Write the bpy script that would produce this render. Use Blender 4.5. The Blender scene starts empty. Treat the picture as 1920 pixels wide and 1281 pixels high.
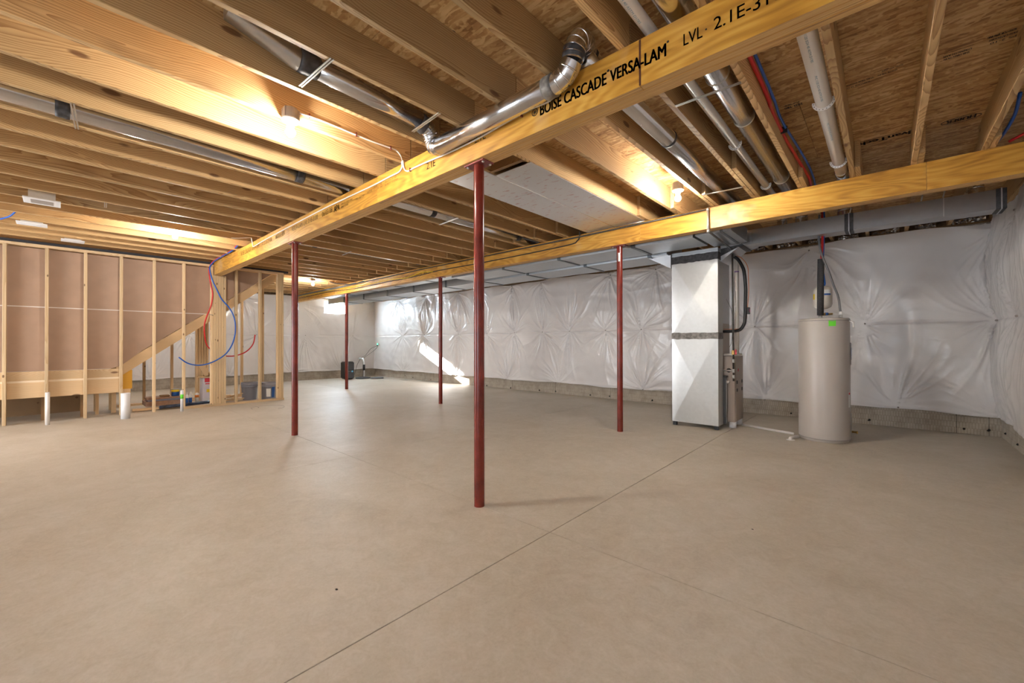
import bpy, bmesh, math, random
import numpy as np
from mathutils import Vector, Matrix

random.seed(7)
S = bpy.context.scene
COL = S.collection

# ---------------------------------------------------------------- camera
cam_d = bpy.data.cameras.new('camera')
cam = bpy.data.objects.new('camera', cam_d)
COL.objects.link(cam)
yaw, pitch, roll = 0.735104, 0.0048696, -0.00179
fwd = Vector((-math.sin(yaw), math.cos(yaw), 0)); rgt = Vector((math.cos(yaw), math.sin(yaw), 0)); up = Vector((0, 0, 1))
F = fwd * math.cos(pitch) + up * math.sin(pitch); U = up * math.cos(pitch) - fwd * math.sin(pitch)
R = rgt * math.cos(roll) + U * math.sin(roll); U2 = U * math.cos(roll) - rgt * math.sin(roll)
m = Matrix((R, U2, -F)).transposed().to_4x4()
m.translation = Vector((0, 0, 1.178))
cam.matrix_world = m
cam_d.sensor_width = 36.0
cam_d.lens = 36.0 * 770.6 / 1920.0
cam_d.clip_start = 0.05
S.camera = cam

# ---------------------------------------------------------------- world, sun, lights, exposure
S.view_settings.view_transform = 'Standard'
S.view_settings.look = 'None'
S.view_settings.gamma = 1.0
S.view_settings.use_curve_mapping = False
S.view_settings.exposure = 0.75
W = bpy.data.worlds.new('world'); S.world = W; W.use_nodes = True
wn = W.node_tree.nodes; bgn = wn['Background']
bgn.inputs[0].default_value = (0.72, 0.86, 1.0, 1); bgn.inputs[1].default_value = 1.6

sun_d = bpy.data.lights.new('sun', 'SUN'); sun_d.energy = 110.0; sun_d.angle = 0.012; sun_d.color = (1, 0.97, 0.92)
sun = bpy.data.objects.new('sun', sun_d); COL.objects.link(sun)
sun.location = (-17, 5, 5)
sun.rotation_euler = Vector((4.1, 1.45, -1.85)).to_track_quat('-Z', 'Y').to_euler()

def area(name, loc, direction, sx, sy, power, color):
    d = bpy.data.lights.new(name, 'AREA'); d.shape = 'RECTANGLE'; d.size = sx; d.size_y = sy; d.energy = power; d.color = color
    o = bpy.data.objects.new(name, d); COL.objects.link(o); o.location = loc
    o.rotation_euler = Vector(direction).to_track_quat('-Z', 'Z').to_euler()
    return o
# fill lights added behind the camera, and daylight through the small basement window
area('fill_light_left', (-7.7, -3.42, 1.25), (0.25, 1, 0), 3.0, 2.1, 135, (0.93, 0.96, 1.0))
area('fill_light_right', (-.9, -3.42, 1.3), (-.1, 1, 0.05), 2.9, 1.9, 34, (0.95, 0.97, 1.0))
area('daylight_window', (-13.93, 6.39, 2.43), (1, -0.15, -0.45), 0.74, 0.42, 75, (0.72, 0.88, 1.0))

BULB_W = 1120.0

# ---------------------------------------------------------------- helpers
WP = {}
def link(o, parent=None, loc=(0, 0, 0)):
    COL.objects.link(o)
    loc = Vector(loc)
    WP[o.name] = loc
    if parent is not None:
        o.parent = parent
        o.location = loc - WP[parent.name]
    else:
        o.location = loc
    return o
def thing(name, label, cat, loc=(0, 0, 0), group=None):
    o = bpy.data.objects.new(name, None); o.empty_display_size = 0.1
    link(o, None, loc); o['label'] = label; o['category'] = cat
    if group: o['group'] = group
    return o
def tag(o, label, cat, group=None):
    o['label'] = label; o['category'] = cat
    if group: o['group'] = group
    return o
def struct(name, label=None, loc=(0, 0, 0)):
    o = bpy.data.objects.new(name, None); o.empty_display_size = 0.1
    link(o, None, loc); o['kind'] = 'structure'
    if label: o['label'] = label
    return o
def mesh_of(bm, name, smooth=False):
    me = bpy.data.meshes.new(name); bm.to_mesh(me); bm.free()
    if smooth:
        me.polygons.foreach_set('use_smooth', [True] * len(me.polygons))
    return me
def put(name, me, mats, parent=None, loc=(0, 0, 0)):
    o = bpy.data.objects.new(name, me)
    if not isinstance(mats, (list, tuple)): mats = [mats]
    if len(me.materials) == 0:
        for mt in mats: me.materials.append(mt)
    return link(o, parent, loc)
_cache = {}
def box(name, x0, x1, y0, y1, z0, z1, mat, parent=None, bev=0.0, botmat=None, nodup=False):
    dx, dy, dz = abs(x1 - x0), abs(y1 - y0), abs(z1 - z0)
    key = (round(dx, 4), round(dy, 4), round(dz, 4), mat.name, bev, botmat.name if botmat else '')
    me = _cache.get(key)
    if me is None:
        bm = bmesh.new(); bmesh.ops.create_cube(bm, size=1)
        bmesh.ops.scale(bm, vec=(dx, dy, dz), verts=bm.verts)
        if bev > 0:
            bmesh.ops.bevel(bm, geom=list(bm.edges), offset=bev, segments=1, affect='EDGES', clamp_overlap=True)
        if botmat:
            for f in bm.faces:
                if f.normal.z < -0.8: f.material_index = 1
        me = mesh_of(bm, name); me.materials.append(mat)
        if botmat: me.materials.append(botmat)
        _cache[key] = me
    return put(name, me, mat, parent, ((x0 + x1) / 2, (y0 + y1) / 2, (z0 + z1) / 2))
def spline(pts, n=6):
    pts = [Vector(p) for p in pts]
    if len(pts) < 3: return pts
    P = [pts[0] * 2 - pts[1]] + pts + [pts[-1] * 2 - pts[-2]]
    out = []
    for i in range(1, len(P) - 2):
        a, b, c, d = P[i - 1], P[i], P[i + 1], P[i + 2]
        for k in range(n):
            t = k / n
            out.append(0.5 * ((2 * b) + (c - a) * t + (2 * a - 5 * b + 4 * c - d) * t * t + (3 * b - a - 3 * c + d) * t ** 3))
    out.append(pts[-1]); return out
def tube_bm(pts, r, seg=12, bm=None, caps=True):
    """tube along pts; r is a number or one radius per point"""
    if bm is None: bm = bmesh.new()
    pts = [Vector(p) for p in pts]
    rs = r if isinstance(r, (list, tuple)) else [r] * len(pts)
    T = []
    for i in range(len(pts)):
        a = pts[max(i - 1, 0)]; b = pts[min(i + 1, len(pts) - 1)]
        t = (b - a)
        T.append(t.normalized() if t.length > 1e-9 else Vector((0, 0, 1)))
    n = T[0].orthogonal().normalized()
    rings = []
    for i, p in enumerate(pts):
        if i > 0:
            q = T[i - 1].rotation_difference(T[i]); n = q @ n
            n = (n - T[i] * n.dot(T[i])).normalized()
        b = T[i].cross(n)
        rings.append([bm.verts.new(p + (n * math.cos(2 * math.pi * k / seg) + b * math.sin(2 * math.pi * k / seg)) * rs[i]) for k in range(seg)])
    for i in range(len(rings) - 1):
        for k in range(seg):
            bm.faces.new((rings[i][k], rings[i][(k + 1) % seg], rings[i + 1][(k + 1) % seg], rings[i + 1][k]))
    if caps:
        bm.faces.new(list(reversed(rings[0]))); bm.faces.new(rings[-1])
    return bm
def tube(name, pts, r, mat, parent=None, seg=12, smooth=True, sp=0, base=None):
    pts = [Vector(p) for p in pts]
    if sp: pts = spline(pts, sp)
    c = Vector(base) if base is not None else sum(pts, Vector()) / len(pts)
    bm = tube_bm([p - c for p in pts], r, seg)
    bmesh.ops.recalc_face_normals(bm, faces=bm.faces)
    me = mesh_of(bm, name, smooth)
    return put(name, me, mat, parent, c)
def lathe(name, prof, mat, parent=None, loc=(0, 0, 0), seg=32, smooth=True, axis='Z', capped=True):
    """prof: list of (r, z)"""
    bm = bmesh.new(); rings = []
    for r, z in prof:
        if r < 1e-5: rings.append([bm.verts.new((0, 0, z))])
        else: rings.append([bm.verts.new((r * math.cos(2 * math.pi * k / seg), r * math.sin(2 * math.pi * k / seg), z)) for k in range(seg)])
    for a, b in zip(rings[:-1], rings[1:]):
        for k in range(seg):
            k2 = (k + 1) % seg
            if len(a) == 1 and len(b) == 1: continue
            if len(a) == 1: bm.faces.new((a[0], b[k2], b[k]))
            elif len(b) == 1: bm.faces.new((a[k], a[k2], b[0]))
            else: bm.faces.new((a[k], a[k2], b[k2], b[k]))
    if capped and len(rings[0]) > 1: bm.faces.new(list(reversed(rings[0])))
    if capped and len(rings[-1]) > 1: bm.faces.new(rings[-1])
    bmesh.ops.recalc_face_normals(bm, faces=bm.faces)
    if axis == 'Y': bmesh.ops.rotate(bm, verts=bm.verts, cent=(0, 0, 0), matrix=Matrix.Rotation(math.pi / 2, 3, 'X'))
    if axis == 'X': bmesh.ops.rotate(bm, verts=bm.verts, cent=(0, 0, 0), matrix=Matrix.Rotation(math.pi / 2, 3, 'Y'))
    return put(name, mesh_of(bm, name, smooth), mat, parent, loc)
def autosmooth(me, ang=35):
    me.polygons.foreach_set('use_smooth', [True] * len(me.polygons))
    try: me.set_sharp_from_angle(angle=math.radians(ang))
    except Exception: pass
def prism(name, outline, thick, mat, parent=None, loc=(0, 0, 0), axis='X'):
    """outline in the plane perpendicular to axis, extruded by thick along the axis"""
    bm = bmesh.new()
    def v(a, b, t):
        return (t, a, b) if axis == 'X' else ((a, t, b) if axis == 'Y' else (a, b, t))
    A = [bm.verts.new(v(a, b, -thick / 2)) for a, b in outline]
    B = [bm.verts.new(v(a, b, thick / 2)) for a, b in outline]
    bm.faces.new(A); bm.faces.new(B)
    n = len(A)
    for i in range(n):
        bm.faces.new((A[i], A[(i + 1) % n], B[(i + 1) % n], B[i]))
    bmesh.ops.recalc_face_normals(bm, faces=bm.faces)
    return put(name, mesh_of(bm, name), mat, parent, loc)

# ---------------------------------------------------------------- materials
def newmat(name):
    mt = bpy.data.materials.new(name); mt.use_nodes = True
    nt = mt.node_tree; b = nt.nodes['Principled BSDF']
    return mt, nt, b
def N(nt, typ, **kw):
    n = nt.nodes.new(typ)
    for k, v in kw.items():
        if k.startswith('i_'):
            key = k[2:]
            n.inputs[int(key) if key.isdigit() else key].default_value = v
        else: setattr(n, k, v)
    return n
def ramp(nt, stops, interp='LINEAR'):
    r = nt.nodes.new('ShaderNodeValToRGB'); cr = r.color_ramp; cr.interpolation = interp
    while len(cr.elements) > 1: cr.elements.remove(cr.elements[-1])
    cr.elements[0].position = stops[0][0]; cr.elements[0].color = tuple(stops[0][1]) + (1,)
    for p, c in stops[1:]:
        e = cr.elements.new(p); e.color = tuple(c) + (1,)
    return r
def plain(name, col, rough=0.5, metal=0.0, spec=None, noise=0.0, nscale=20, emit=None, alpha=None, trans=0):
    mt, nt, b = newmat(name)
    b.inputs['Base Color'].default_value = tuple(col) + (1,)
    b.inputs['Roughness'].default_value = rough; b.inputs['Metallic'].default_value = metal
    if noise > 0:
        tc = N(nt, 'ShaderNodeTexCoord'); no = N(nt, 'ShaderNodeTexNoise', i_Scale=nscale, i_Detail=5.0)
        nt.links.new(tc.outputs['Object'], no.inputs['Vector'])
        r = ramp(nt, [(0.3, [c * (1 - noise) for c in col]), (0.7, [min(1, c * (1 + noise)) for c in col])])
        nt.links.new(no.outputs[0], r.inputs[0]); nt.links.new(r.outputs[0], b.inputs['Base Color'])
        bp = N(nt, 'ShaderNodeBump', i_Strength=0.15, i_Distance=0.004)
        nt.links.new(no.outputs[0], bp.inputs['Height']); nt.links.new(bp.outputs[0], b.inputs['Normal'])
    if emit:
        b.inputs['Emission Color'].default_value = tuple(emit[0]) + (1,); b.inputs['Emission Strength'].default_value = emit[1]
    if trans: b.inputs['Transmission Weight'].default_value = trans
    return mt

def wood(name, axis, light, dark, knot=(0.12, 0.045, 0.015), freq=20, rough=0.62, dist=5.0, knots=True, stain=0.0, var=0.25, pith=(0.05, 0.16, 0.10, 0.30), ks=(1.9, 5.2)):
    """sawn timber, grain along axis, different on every board"""
    mt, nt, b = newmat(name); L = nt.links.new
    tc = N(nt, 'ShaderNodeTexCoord'); oi = N(nt, 'ShaderNodeObjectInfo')
    rnd = N(nt, 'ShaderNodeVectorMath', operation='SCALE', i_3=1.0)
    cmb = N(nt, 'ShaderNodeCombineXYZ')
    m1 = N(nt, 'ShaderNodeMath', operation='MULTIPLY', i_1=37.0); m2 = N(nt, 'ShaderNodeMath', operation='MULTIPLY', i_1=91.0); m3 = N(nt, 'ShaderNodeMath', operation='MULTIPLY', i_1=53.0)
    for k, mm in enumerate((m1, m2, m3)):
        L(oi.outputs['Random'], mm.inputs[0]); L(mm.outputs[0], cmb.inputs[k])
    add = N(nt, 'ShaderNodeVectorMath', operation='ADD')
    L(tc.outputs['Object'], add.inputs[0]); L(cmb.outputs[0], add.inputs[1])
    def mp(s_long, s_cross):
        sc = [s_cross] * 3; sc['XYZ'.index(axis)] = s_long
        v = N(nt, 'ShaderNodeVectorMath', operation='MULTIPLY'); v.inputs[1].default_value = sc
        L(add.outputs[0], v.inputs[0]); return v
    # warp
    w = mp(0.35, 13.0); wn_ = N(nt, 'ShaderNodeTexNoise', i_Scale=1.0, i_Detail=2.5, i_Roughness=0.5); L(w.outputs[0], wn_.inputs['Vector'])
    sep = N(nt, 'ShaderNodeSeparateXYZ'); L(tc.outputs['Object'], sep.inputs[0])
    cross = [0, 1, 2]; cross.remove('XYZ'.index(axis)); li = 'XYZ'.index(axis)
    lw = N(nt, 'ShaderNodeMath', operation='MULTIPLY_ADD', i_1=0.75); L(sep.outputs[li], lw.inputs[0]); L(m2.outputs[0], lw.inputs[2])
    wan = N(nt, 'ShaderNodeTexNoise', noise_dimensions='1D', i_Scale=1.0, i_Detail=1.0); L(lw.outputs[0], wan.inputs['W'])
    lw2 = N(nt, 'ShaderNodeMath', operation='ADD', i_1=31.7); L(lw.outputs[0], lw2.inputs[0])
    wan2 = N(nt, 'ShaderNodeTexNoise', noise_dimensions='1D', i_Scale=1.0, i_Detail=1.0); L(lw2.outputs[0], wan2.inputs['W'])
    sq = []
    for k_, (ax_, off_, wn2, amp_, rr_) in enumerate(((cross[0], pith[0], wan, pith[2], m1), (cross[1], pith[1], wan2, pith[3], m3))):
        fr_ = N(nt, 'ShaderNodeMath', operation='FRACT'); L(rr_.outputs[0], fr_.inputs[0])
        of_ = N(nt, 'ShaderNodeMapRange', i_3=-off_, i_4=off_); L(fr_.outputs[0], of_.inputs[0])
        wa_ = N(nt, 'ShaderNodeMath', operation='MULTIPLY_ADD', i_1=amp_, i_2=-amp_ * .5); L(wn2.outputs[0], wa_.inputs[0])
        t1 = N(nt, 'ShaderNodeMath', operation='ADD'); L(sep.outputs[ax_], t1.inputs[0]); L(of_.outputs[0], t1.inputs[1])
        t2 = N(nt, 'ShaderNodeMath', operation='ADD'); L(t1.outputs[0], t2.inputs[0]); L(wa_.outputs[0], t2.inputs[1])
        t3 = N(nt, 'ShaderNodeMath', operation='MULTIPLY'); L(t2.outputs[0], t3.inputs[0]); L(t2.outputs[0], t3.inputs[1]); sq.append(t3)
    rsum = N(nt, 'ShaderNodeMath', operation='ADD'); L(sq[0].outputs[0], rsum.inputs[0]); L(sq[1].outputs[0], rsum.inputs[1])
    rt = N(nt, 'ShaderNodeMath', operation='SQRT'); L(rsum.outputs[0], rt.inputs[0])
    wz = N(nt, 'ShaderNodeMath', operation='MULTIPLY_ADD', i_1=0.02 * dist); L(wn_.outputs[0], wz.inputs[0]); L(rt.outputs[0], wz.inputs[2])
    fr = N(nt, 'ShaderNodeMath', operation='MULTIPLY', i_1=float(freq) * 3.4); L(wz.outputs[0], fr.inputs[0])
    fc = N(nt, 'ShaderNodeMath', operation='FRACT'); L(fr.outputs[0], fc.inputs[0])
    # earlywood fades slowly into a thin dark latewood line
    pw = N(nt, 'ShaderNodeMath', operation='POWER', i_1=1.6); L(fc.outputs[0], pw.inputs[0])
    nm = N(nt, 'ShaderNodeMapRange', i_3=1.0, i_4=0.0); L(pw.outputs[0], nm.inputs[0])
    # fine fibre
    ff = mp(3.0, 160.0); fn = N(nt, 'ShaderNodeTexNoise', i_Scale=1.0, i_Detail=3.0); L(ff.outputs[0], fn.inputs['Vector'])
    mixg = N(nt, 'ShaderNodeMix', data_type='FLOAT'); mixg.inputs[0].default_value = 0.30
    L(nm.outputs[0], mixg.inputs[2]); L(fn.outputs[0], mixg.inputs[3])
    cr = ramp(nt, [(0.12, dark), (0.55, [a * .35 + c * .65 for a, c in zip(dark, light)]), (0.85, light)])
    L(mixg.outputs[0], cr.inputs[0])
    # broad tone
    bt = mp(0.5, 3.0); bn = N(nt, 'ShaderNodeTexNoise', i_Scale=1.0, i_Detail=2.0); L(bt.outputs[0], bn.inputs['Vector'])
    hv = N(nt, 'ShaderNodeHueSaturation'); L(cr.outputs[0], hv.inputs['Color'])
    val = N(nt, 'ShaderNodeMapRange', i_3=1.0 - var, i_4=1.0 + var * 0.6); L(oi.outputs['Random'], val.inputs[0])
    bm_ = N(nt, 'ShaderNodeMapRange', i_1=0.3, i_2=0.7, i_3=0.88, i_4=1.1); L(bn.outputs[0], bm_.inputs[0])
    vm = N(nt, 'ShaderNodeMath', operation='MULTIPLY'); L(val.outputs[0], vm.inputs[0]); L(bm_.outputs[0], vm.inputs[1])
    L(vm.outputs[0], hv.inputs['Value'])
    last = hv.outputs[0]
    if knots:
        kv = mp(*ks); kw = N(nt, 'ShaderNodeTexVoronoi', feature='F1', i_Scale=1.0, i_Randomness=1.0); L(kv.outputs[0], kw.inputs['Vector'])
        kr = N(nt, 'ShaderNodeMapRange', i_1=0.07, i_2=0.12, i_3=0.85, i_4=0.0, interpolation_type='SMOOTHSTEP'); L(kw.outputs['Distance'], kr.inputs[0])
        km = N(nt, 'ShaderNodeMix', data_type='RGBA'); L(kr.outputs[0], km.inputs[0]); L(last, km.inputs[6]); km.inputs[7].default_value = tuple(knot) + (1,)
        last = km.outputs[2]
    if stain:
        sv = mp(0.9, 2.2); sno = N(nt, 'ShaderNodeTexNoise', i_Scale=1.0, i_Detail=4.0); L(sv.outputs[0], sno.inputs['Vector'])
        sr = N(nt, 'ShaderNodeMapRange', i_1=0.64, i_2=0.74, i_3=0.0, i_4=stain); L(sno.outputs[0], sr.inputs[0])
        km = N(nt, 'ShaderNodeMix', data_type='RGBA'); L(sr.outputs[0], km.inputs[0]); L(last, km.inputs[6]); km.inputs[7].default_value = (0.16, 0.09, 0.045, 1)
        last = km.outputs[2]
    L(last, b.inputs['Base Color']); b.inputs['Roughness'].default_value = rough
    bp = N(nt, 'ShaderNodeBump', i_Strength=0.12, i_Distance=0.002); L(mixg.outputs[0], bp.inputs['Height']); L(bp.outputs[0], b.inputs['Normal'])
    return mt

LT, DK = (0.65, 0.435, 0.205), (0.34, 0.175, 0.06)
joist_mat = wood('pine_joist', 'Y', LT, DK, freq=23, dist=2.0, stain=0.55)
stud_mat = wood('pine_stud_upright', 'Z', (0.76, 0.56, 0.33), (0.62, 0.41, 0.21), freq=34, dist=2.5, var=0.20, pith=(0.08, 0.08, 0.03, 0.03), ks=(4.5, 9.0))
plate_mat = wood('pine_plate', 'Y', (0.76, 0.56, 0.34), (0.60, 0.39, 0.20), freq=36, dist=3.0, var=0.12)
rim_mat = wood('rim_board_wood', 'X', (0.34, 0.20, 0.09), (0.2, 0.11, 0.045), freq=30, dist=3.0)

def lvl(name):
    mt, nt, b = newmat(name); L = nt.links.new
    tc = N(nt, 'ShaderNodeTexCoord'); oi = N(nt, 'ShaderNodeObjectInfo')
    mm = N(nt, 'ShaderNodeMath', operation='MULTIPLY', i_1=40.0); L(oi.outputs['Random'], mm.inputs[0])
    add = N(nt, 'ShaderNodeVectorMath', operation='ADD'); L(tc.outputs['Object'], add.inputs[0]); L(mm.outputs[0], add.inputs[1])
    v = N(nt, 'ShaderNodeVectorMath', operation='MULTIPLY'); v.inputs[1].default_value = (1.1, 5, 5.5); L(add.outputs[0], v.inputs[0])
    n1 = N(nt, 'ShaderNodeTexNoise', i_Scale=1.0, i_Detail=1.5, i_Roughness=0.4); L(v.outputs[0], n1.inputs['Vector'])
    k = N(nt, 'ShaderNodeMath', operation='MULTIPLY', i_1=75.0); L(n1.outputs[0], k.inputs[0])
    s = N(nt, 'ShaderNodeMath', operation='SINE'); L(k.outputs[0], s.inputs[0])
    v2 = N(nt, 'ShaderNodeVectorMath', operation='MULTIPLY'); v2.inputs[1].default_value = (4, 40, 60); L(add.outputs[0], v2.inputs[0])
    n2 = N(nt, 'ShaderNodeTexNoise', i_Scale=1.0, i_Detail=4.0); L(v2.outputs[0], n2.inputs['Vector'])
    n3 = N(nt, 'ShaderNodeTexNoise', i_Scale=1.7, i_Detail=3.0); L(add.outputs[0], n3.inputs['Vector'])
    a1 = N(nt, 'ShaderNodeMath', operation='MULTIPLY_ADD', i_1=0.10, i_2=0.0); L(s.outputs[0], a1.inputs[0])
    a2 = N(nt, 'ShaderNodeMath', operation='MULTIPLY_ADD', i_1=0.45); L(n2.outputs[0], a2.inputs[0]); L(a1.outputs[0], a2.inputs[2])
    a3 = N(nt, 'ShaderNodeMath', operation='MULTIPLY_ADD', i_1=0.75); L(n3.outputs[0], a3.inputs[0]); L(a2.outputs[0], a3.inputs[2])
    r = ramp(nt, [(0.35, (0.33, 0.145, 0.018)), (0.6, (0.55, 0.27, 0.035)), (0.85, (0.68, 0.39, 0.075))]); L(a3.outputs[0], r.inputs[0])
    # worn pale patches where the coating is thin
    n4 = N(nt, 'ShaderNodeTexNoise', i_Scale=2.3, i_Detail=4.0); v4 = N(nt, 'ShaderNodeVectorMath', operation='ADD'); v4.inputs[1].default_value = (11, 3, 5); L(add.outputs[0], v4.inputs[0]); L(v4.outputs[0], n4.inputs['Vector'])
    mr = N(nt, 'ShaderNodeMapRange', i_1=0.60, i_2=0.70, i_3=0.0, i_4=0.55); L(n4.outputs[0], mr.inputs[0])
    mx = N(nt, 'ShaderNodeMix', data_type='RGBA'); L(mr.outputs[0], mx.inputs[0]); L(r.outputs[0], mx.inputs[6]); mx.inputs[7].default_value = (0.55, 0.36, 0.2, 1)
    L(mx.outputs[2], b.inputs['Base Color']); b.inputs['Roughness'].default_value = 0.42
    return mt
lvl_mat = lvl('laminated_beam_face')
def lvl_edge():
    mt, nt, b = newmat('laminated_beam_edge'); L = nt.links.new
    tc = N(nt, 'ShaderNodeTexCoord'); oi = N(nt, 'ShaderNodeObjectInfo')
    mm = N(nt, 'ShaderNodeMath', operation='MULTIPLY', i_1=40.0); L(oi.outputs['Random'], mm.inputs[0])
    add = N(nt, 'ShaderNodeVectorMath', operation='ADD'); L(tc.outputs['Object'], add.inputs[0]); L(mm.outputs[0], add.inputs[1])
    v = N(nt, 'ShaderNodeVectorMath', operation='MULTIPLY'); v.inputs[1].default_value = (1.5, 230, 10); L(add.outputs[0], v.inputs[0])
    n1 = N(nt, 'ShaderNodeTexNoise', i_Scale=1.0, i_Detail=3.0); L(v.outputs[0], n1.inputs['Vector'])
    r = ramp(nt, [(0.3, (0.22, 0.10, 0.03)), (0.42, (0.56, 0.32, 0.11)), (0.7, (0.68, 0.44, 0.18))]); L(n1.outputs[0], r.inputs[0])
    L(r.outputs[0], b.inputs['Base Color']); b.inputs['Roughness'].default_value = 0.6
    return mt
lvl_edge_mat = lvl_edge()

def osb():
    mt, nt, b = newmat('strand_board'); L = nt.links.new
    tc = N(nt, 'ShaderNodeTexCoord'); oi = N(nt, 'ShaderNodeObjectInfo')
    mm = N(nt, 'ShaderNodeMath', operation='MULTIPLY', i_1=63.0); L(oi.outputs['Random'], mm.inputs[0])
    add = N(nt, 'ShaderNodeVectorMath', operation='ADD'); L(tc.outputs['Object'], add.inputs[0]); L(mm.outputs[0], add.inputs[1])
    wn_ = N(nt, 'ShaderNodeTexNoise', i_Scale=5.0, i_Detail=2.0); L(add.outputs[0], wn_.inputs['Vector'])
    sub = N(nt, 'ShaderNodeVectorMath', operation='SUBTRACT'); sub.inputs[1].default_value = (0.5, 0.5, 0.5); L(wn_.outputs['Color'], sub.inputs[0])
    scl = N(nt, 'ShaderNodeVectorMath', operation='SCALE', i_3=0.10); L(sub.outputs[0], scl.inputs[0]); scl.inputs[3].default_value = 0.045
    warped = N(nt, 'ShaderNodeVectorMath', operation='ADD'); L(add.outputs[0], warped.inputs[0]); L(scl.outputs[0], warped.inputs[1])
    outs = []
    for rot, sc in ((0.06, (5.5, 46, 1)), (-0.22, (8, 44, 1)), (0.6, (11, 40, 1))):
        mp = N(nt, 'ShaderNodeMapping'); mp.inputs['Rotation'].default_value = (0, 0, rot); mp.inputs['Scale'].default_value = sc
        L(warped.outputs[0], mp.inputs['Vector'])
        vo = N(nt, 'ShaderNodeTexVoronoi', feature='F1', voronoi_dimensions='2D', i_Scale=1.0); L(mp.outputs[0], vo.inputs['Vector'])
        sp = N(nt, 'ShaderNodeSeparateColor'); L(vo.outputs['Color'], sp.inputs[0]); outs.append(sp.outputs[0])
    sel = N(nt, 'ShaderNodeTexNoise', i_Scale=16.0, i_Detail=2.0); L(add.outputs[0], sel.inputs['Vector'])
    s1 = N(nt, 'ShaderNodeMapRange', i_1=0.50, i_2=0.56); L(sel.outputs[0], s1.inputs[0])
    s2 = N(nt, 'ShaderNodeMapRange', i_1=0.42, i_2=0.36); L(sel.outputs[0], s2.inputs[0])
    x1 = N(nt, 'ShaderNodeMix', data_type='FLOAT'); L(s1.outputs[0], x1.inputs[0]); L(outs[0], x1.inputs[2]); L(outs[1], x1.inputs[3])
    x2 = N(nt, 'ShaderNodeMix', data_type='FLOAT'); L(s2.outputs[0], x2.inputs[0]); L(x1.outputs[0], x2.inputs[2]); L(outs[2], x2.inputs[3])
    big = N(nt, 'ShaderNodeTexNoise', i_Scale=3.0, i_Detail=6.0, i_Roughness=0.65); 
    bv = N(nt, 'ShaderNodeVectorMath', operation='MULTIPLY'); bv.inputs[1].default_value = (1, 3.2, 1); L(add.outputs[0], bv.inputs[0]); L(bv.outputs[0], big.inputs['Vector'])
    tot = N(nt, 'ShaderNodeMath', operation='MULTIPLY_ADD', i_1=0.5); L(x2.outputs[0], tot.inputs[0])
    bg = N(nt, 'ShaderNodeMath', operation='MULTIPLY_ADD', i_1=1.0, i_2=-0.2); L(big.outputs[0], bg.inputs[0]); L(bg.outputs[0], tot.inputs[2])
    r = ramp(nt, [(0.12, (0.17, 0.072, 0.022)), (0.32, (0.36, 0.18, 0.058)), (0.55, (0.53, 0.31, 0.12)), (0.85, (0.70, 0.48, 0.23))]); L(tot.outputs[0], r.inputs[0])
    L(r.outputs[0], b.inputs['Base Color']); b.inputs['Roughness'].default_value = 0.6
    bp = N(nt, 'ShaderNodeBump', i_Strength=0.25, i_Distance=0.003); L(x2.outputs[0], bp.inputs['Height']); L(bp.outputs[0], b.inputs['Normal'])
    return mt
osb_mat = osb()

def concrete_floor():
    mt, nt, b = newmat('troweled_concrete'); L = nt.links.new
    g = N(nt, 'ShaderNodeNewGeometry')
    n1 = N(nt, 'ShaderNodeTexNoise', i_Scale=0.9, i_Detail=8.0, i_Roughness=0.65, i_Distortion=0.6); L(g.outputs['Position'], n1.inputs['Vector'])
    n2 = N(nt, 'ShaderNodeTexNoise', i_Scale=9.0, i_Detail=8.0, i_Roughness=0.75, i_Distortion=1.2); L(g.outputs['Position'], n2.inputs['Vector'])
    n3 = N(nt, 'ShaderNodeTexNoise', i_Scale=60.0, i_Detail=4.0, i_Roughness=0.7); L(g.outputs['Position'], n3.inputs['Vector'])
    a = N(nt, 'ShaderNodeMath', operation='MULTIPLY_ADD', i_1=0.45); L(n2.outputs[0], a.inputs[0])
    a0 = N(nt, 'ShaderNodeMath', operation='MULTIPLY_ADD', i_1=0.45, i_2=-0.04); L(n1.outputs[0], a0.inputs[0]); L(a0.outputs[0], a.inputs[2])
    a2 = N(nt, 'ShaderNodeMath', operation="MULTIPLY_ADD", i_1=0.24); L(n3.outputs[0], a2.inputs[0]); L(a.outputs[0], a2.inputs[2])
    r = ramp(nt, [(0.36, (0.44, 0.37, 0.285)), (0.50, (0.54, 0.477, 0.385)), (0.64, (0.63, 0.57, 0.49))]); L(a2.outputs[0], r.inputs[0])
    L(r.outputs[0], b.inputs['Base Color'])
    rr = N(nt, 'ShaderNodeMapRange', i_1=0.3, i_2=0.7, i_3=0.42, i_4=0.62); L(n2.outputs[0], rr.inputs[0]); L(rr.outputs[0], b.inputs['Roughness'])
    bp = N(nt, 'ShaderNodeBump', i_Strength=0.1, i_Distance=0.003); L(a2.outputs[0], bp.inputs['Height']); L(bp.outputs[0], b.inputs['Normal'])
    return mt
floor_mat = concrete_floor()
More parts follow.
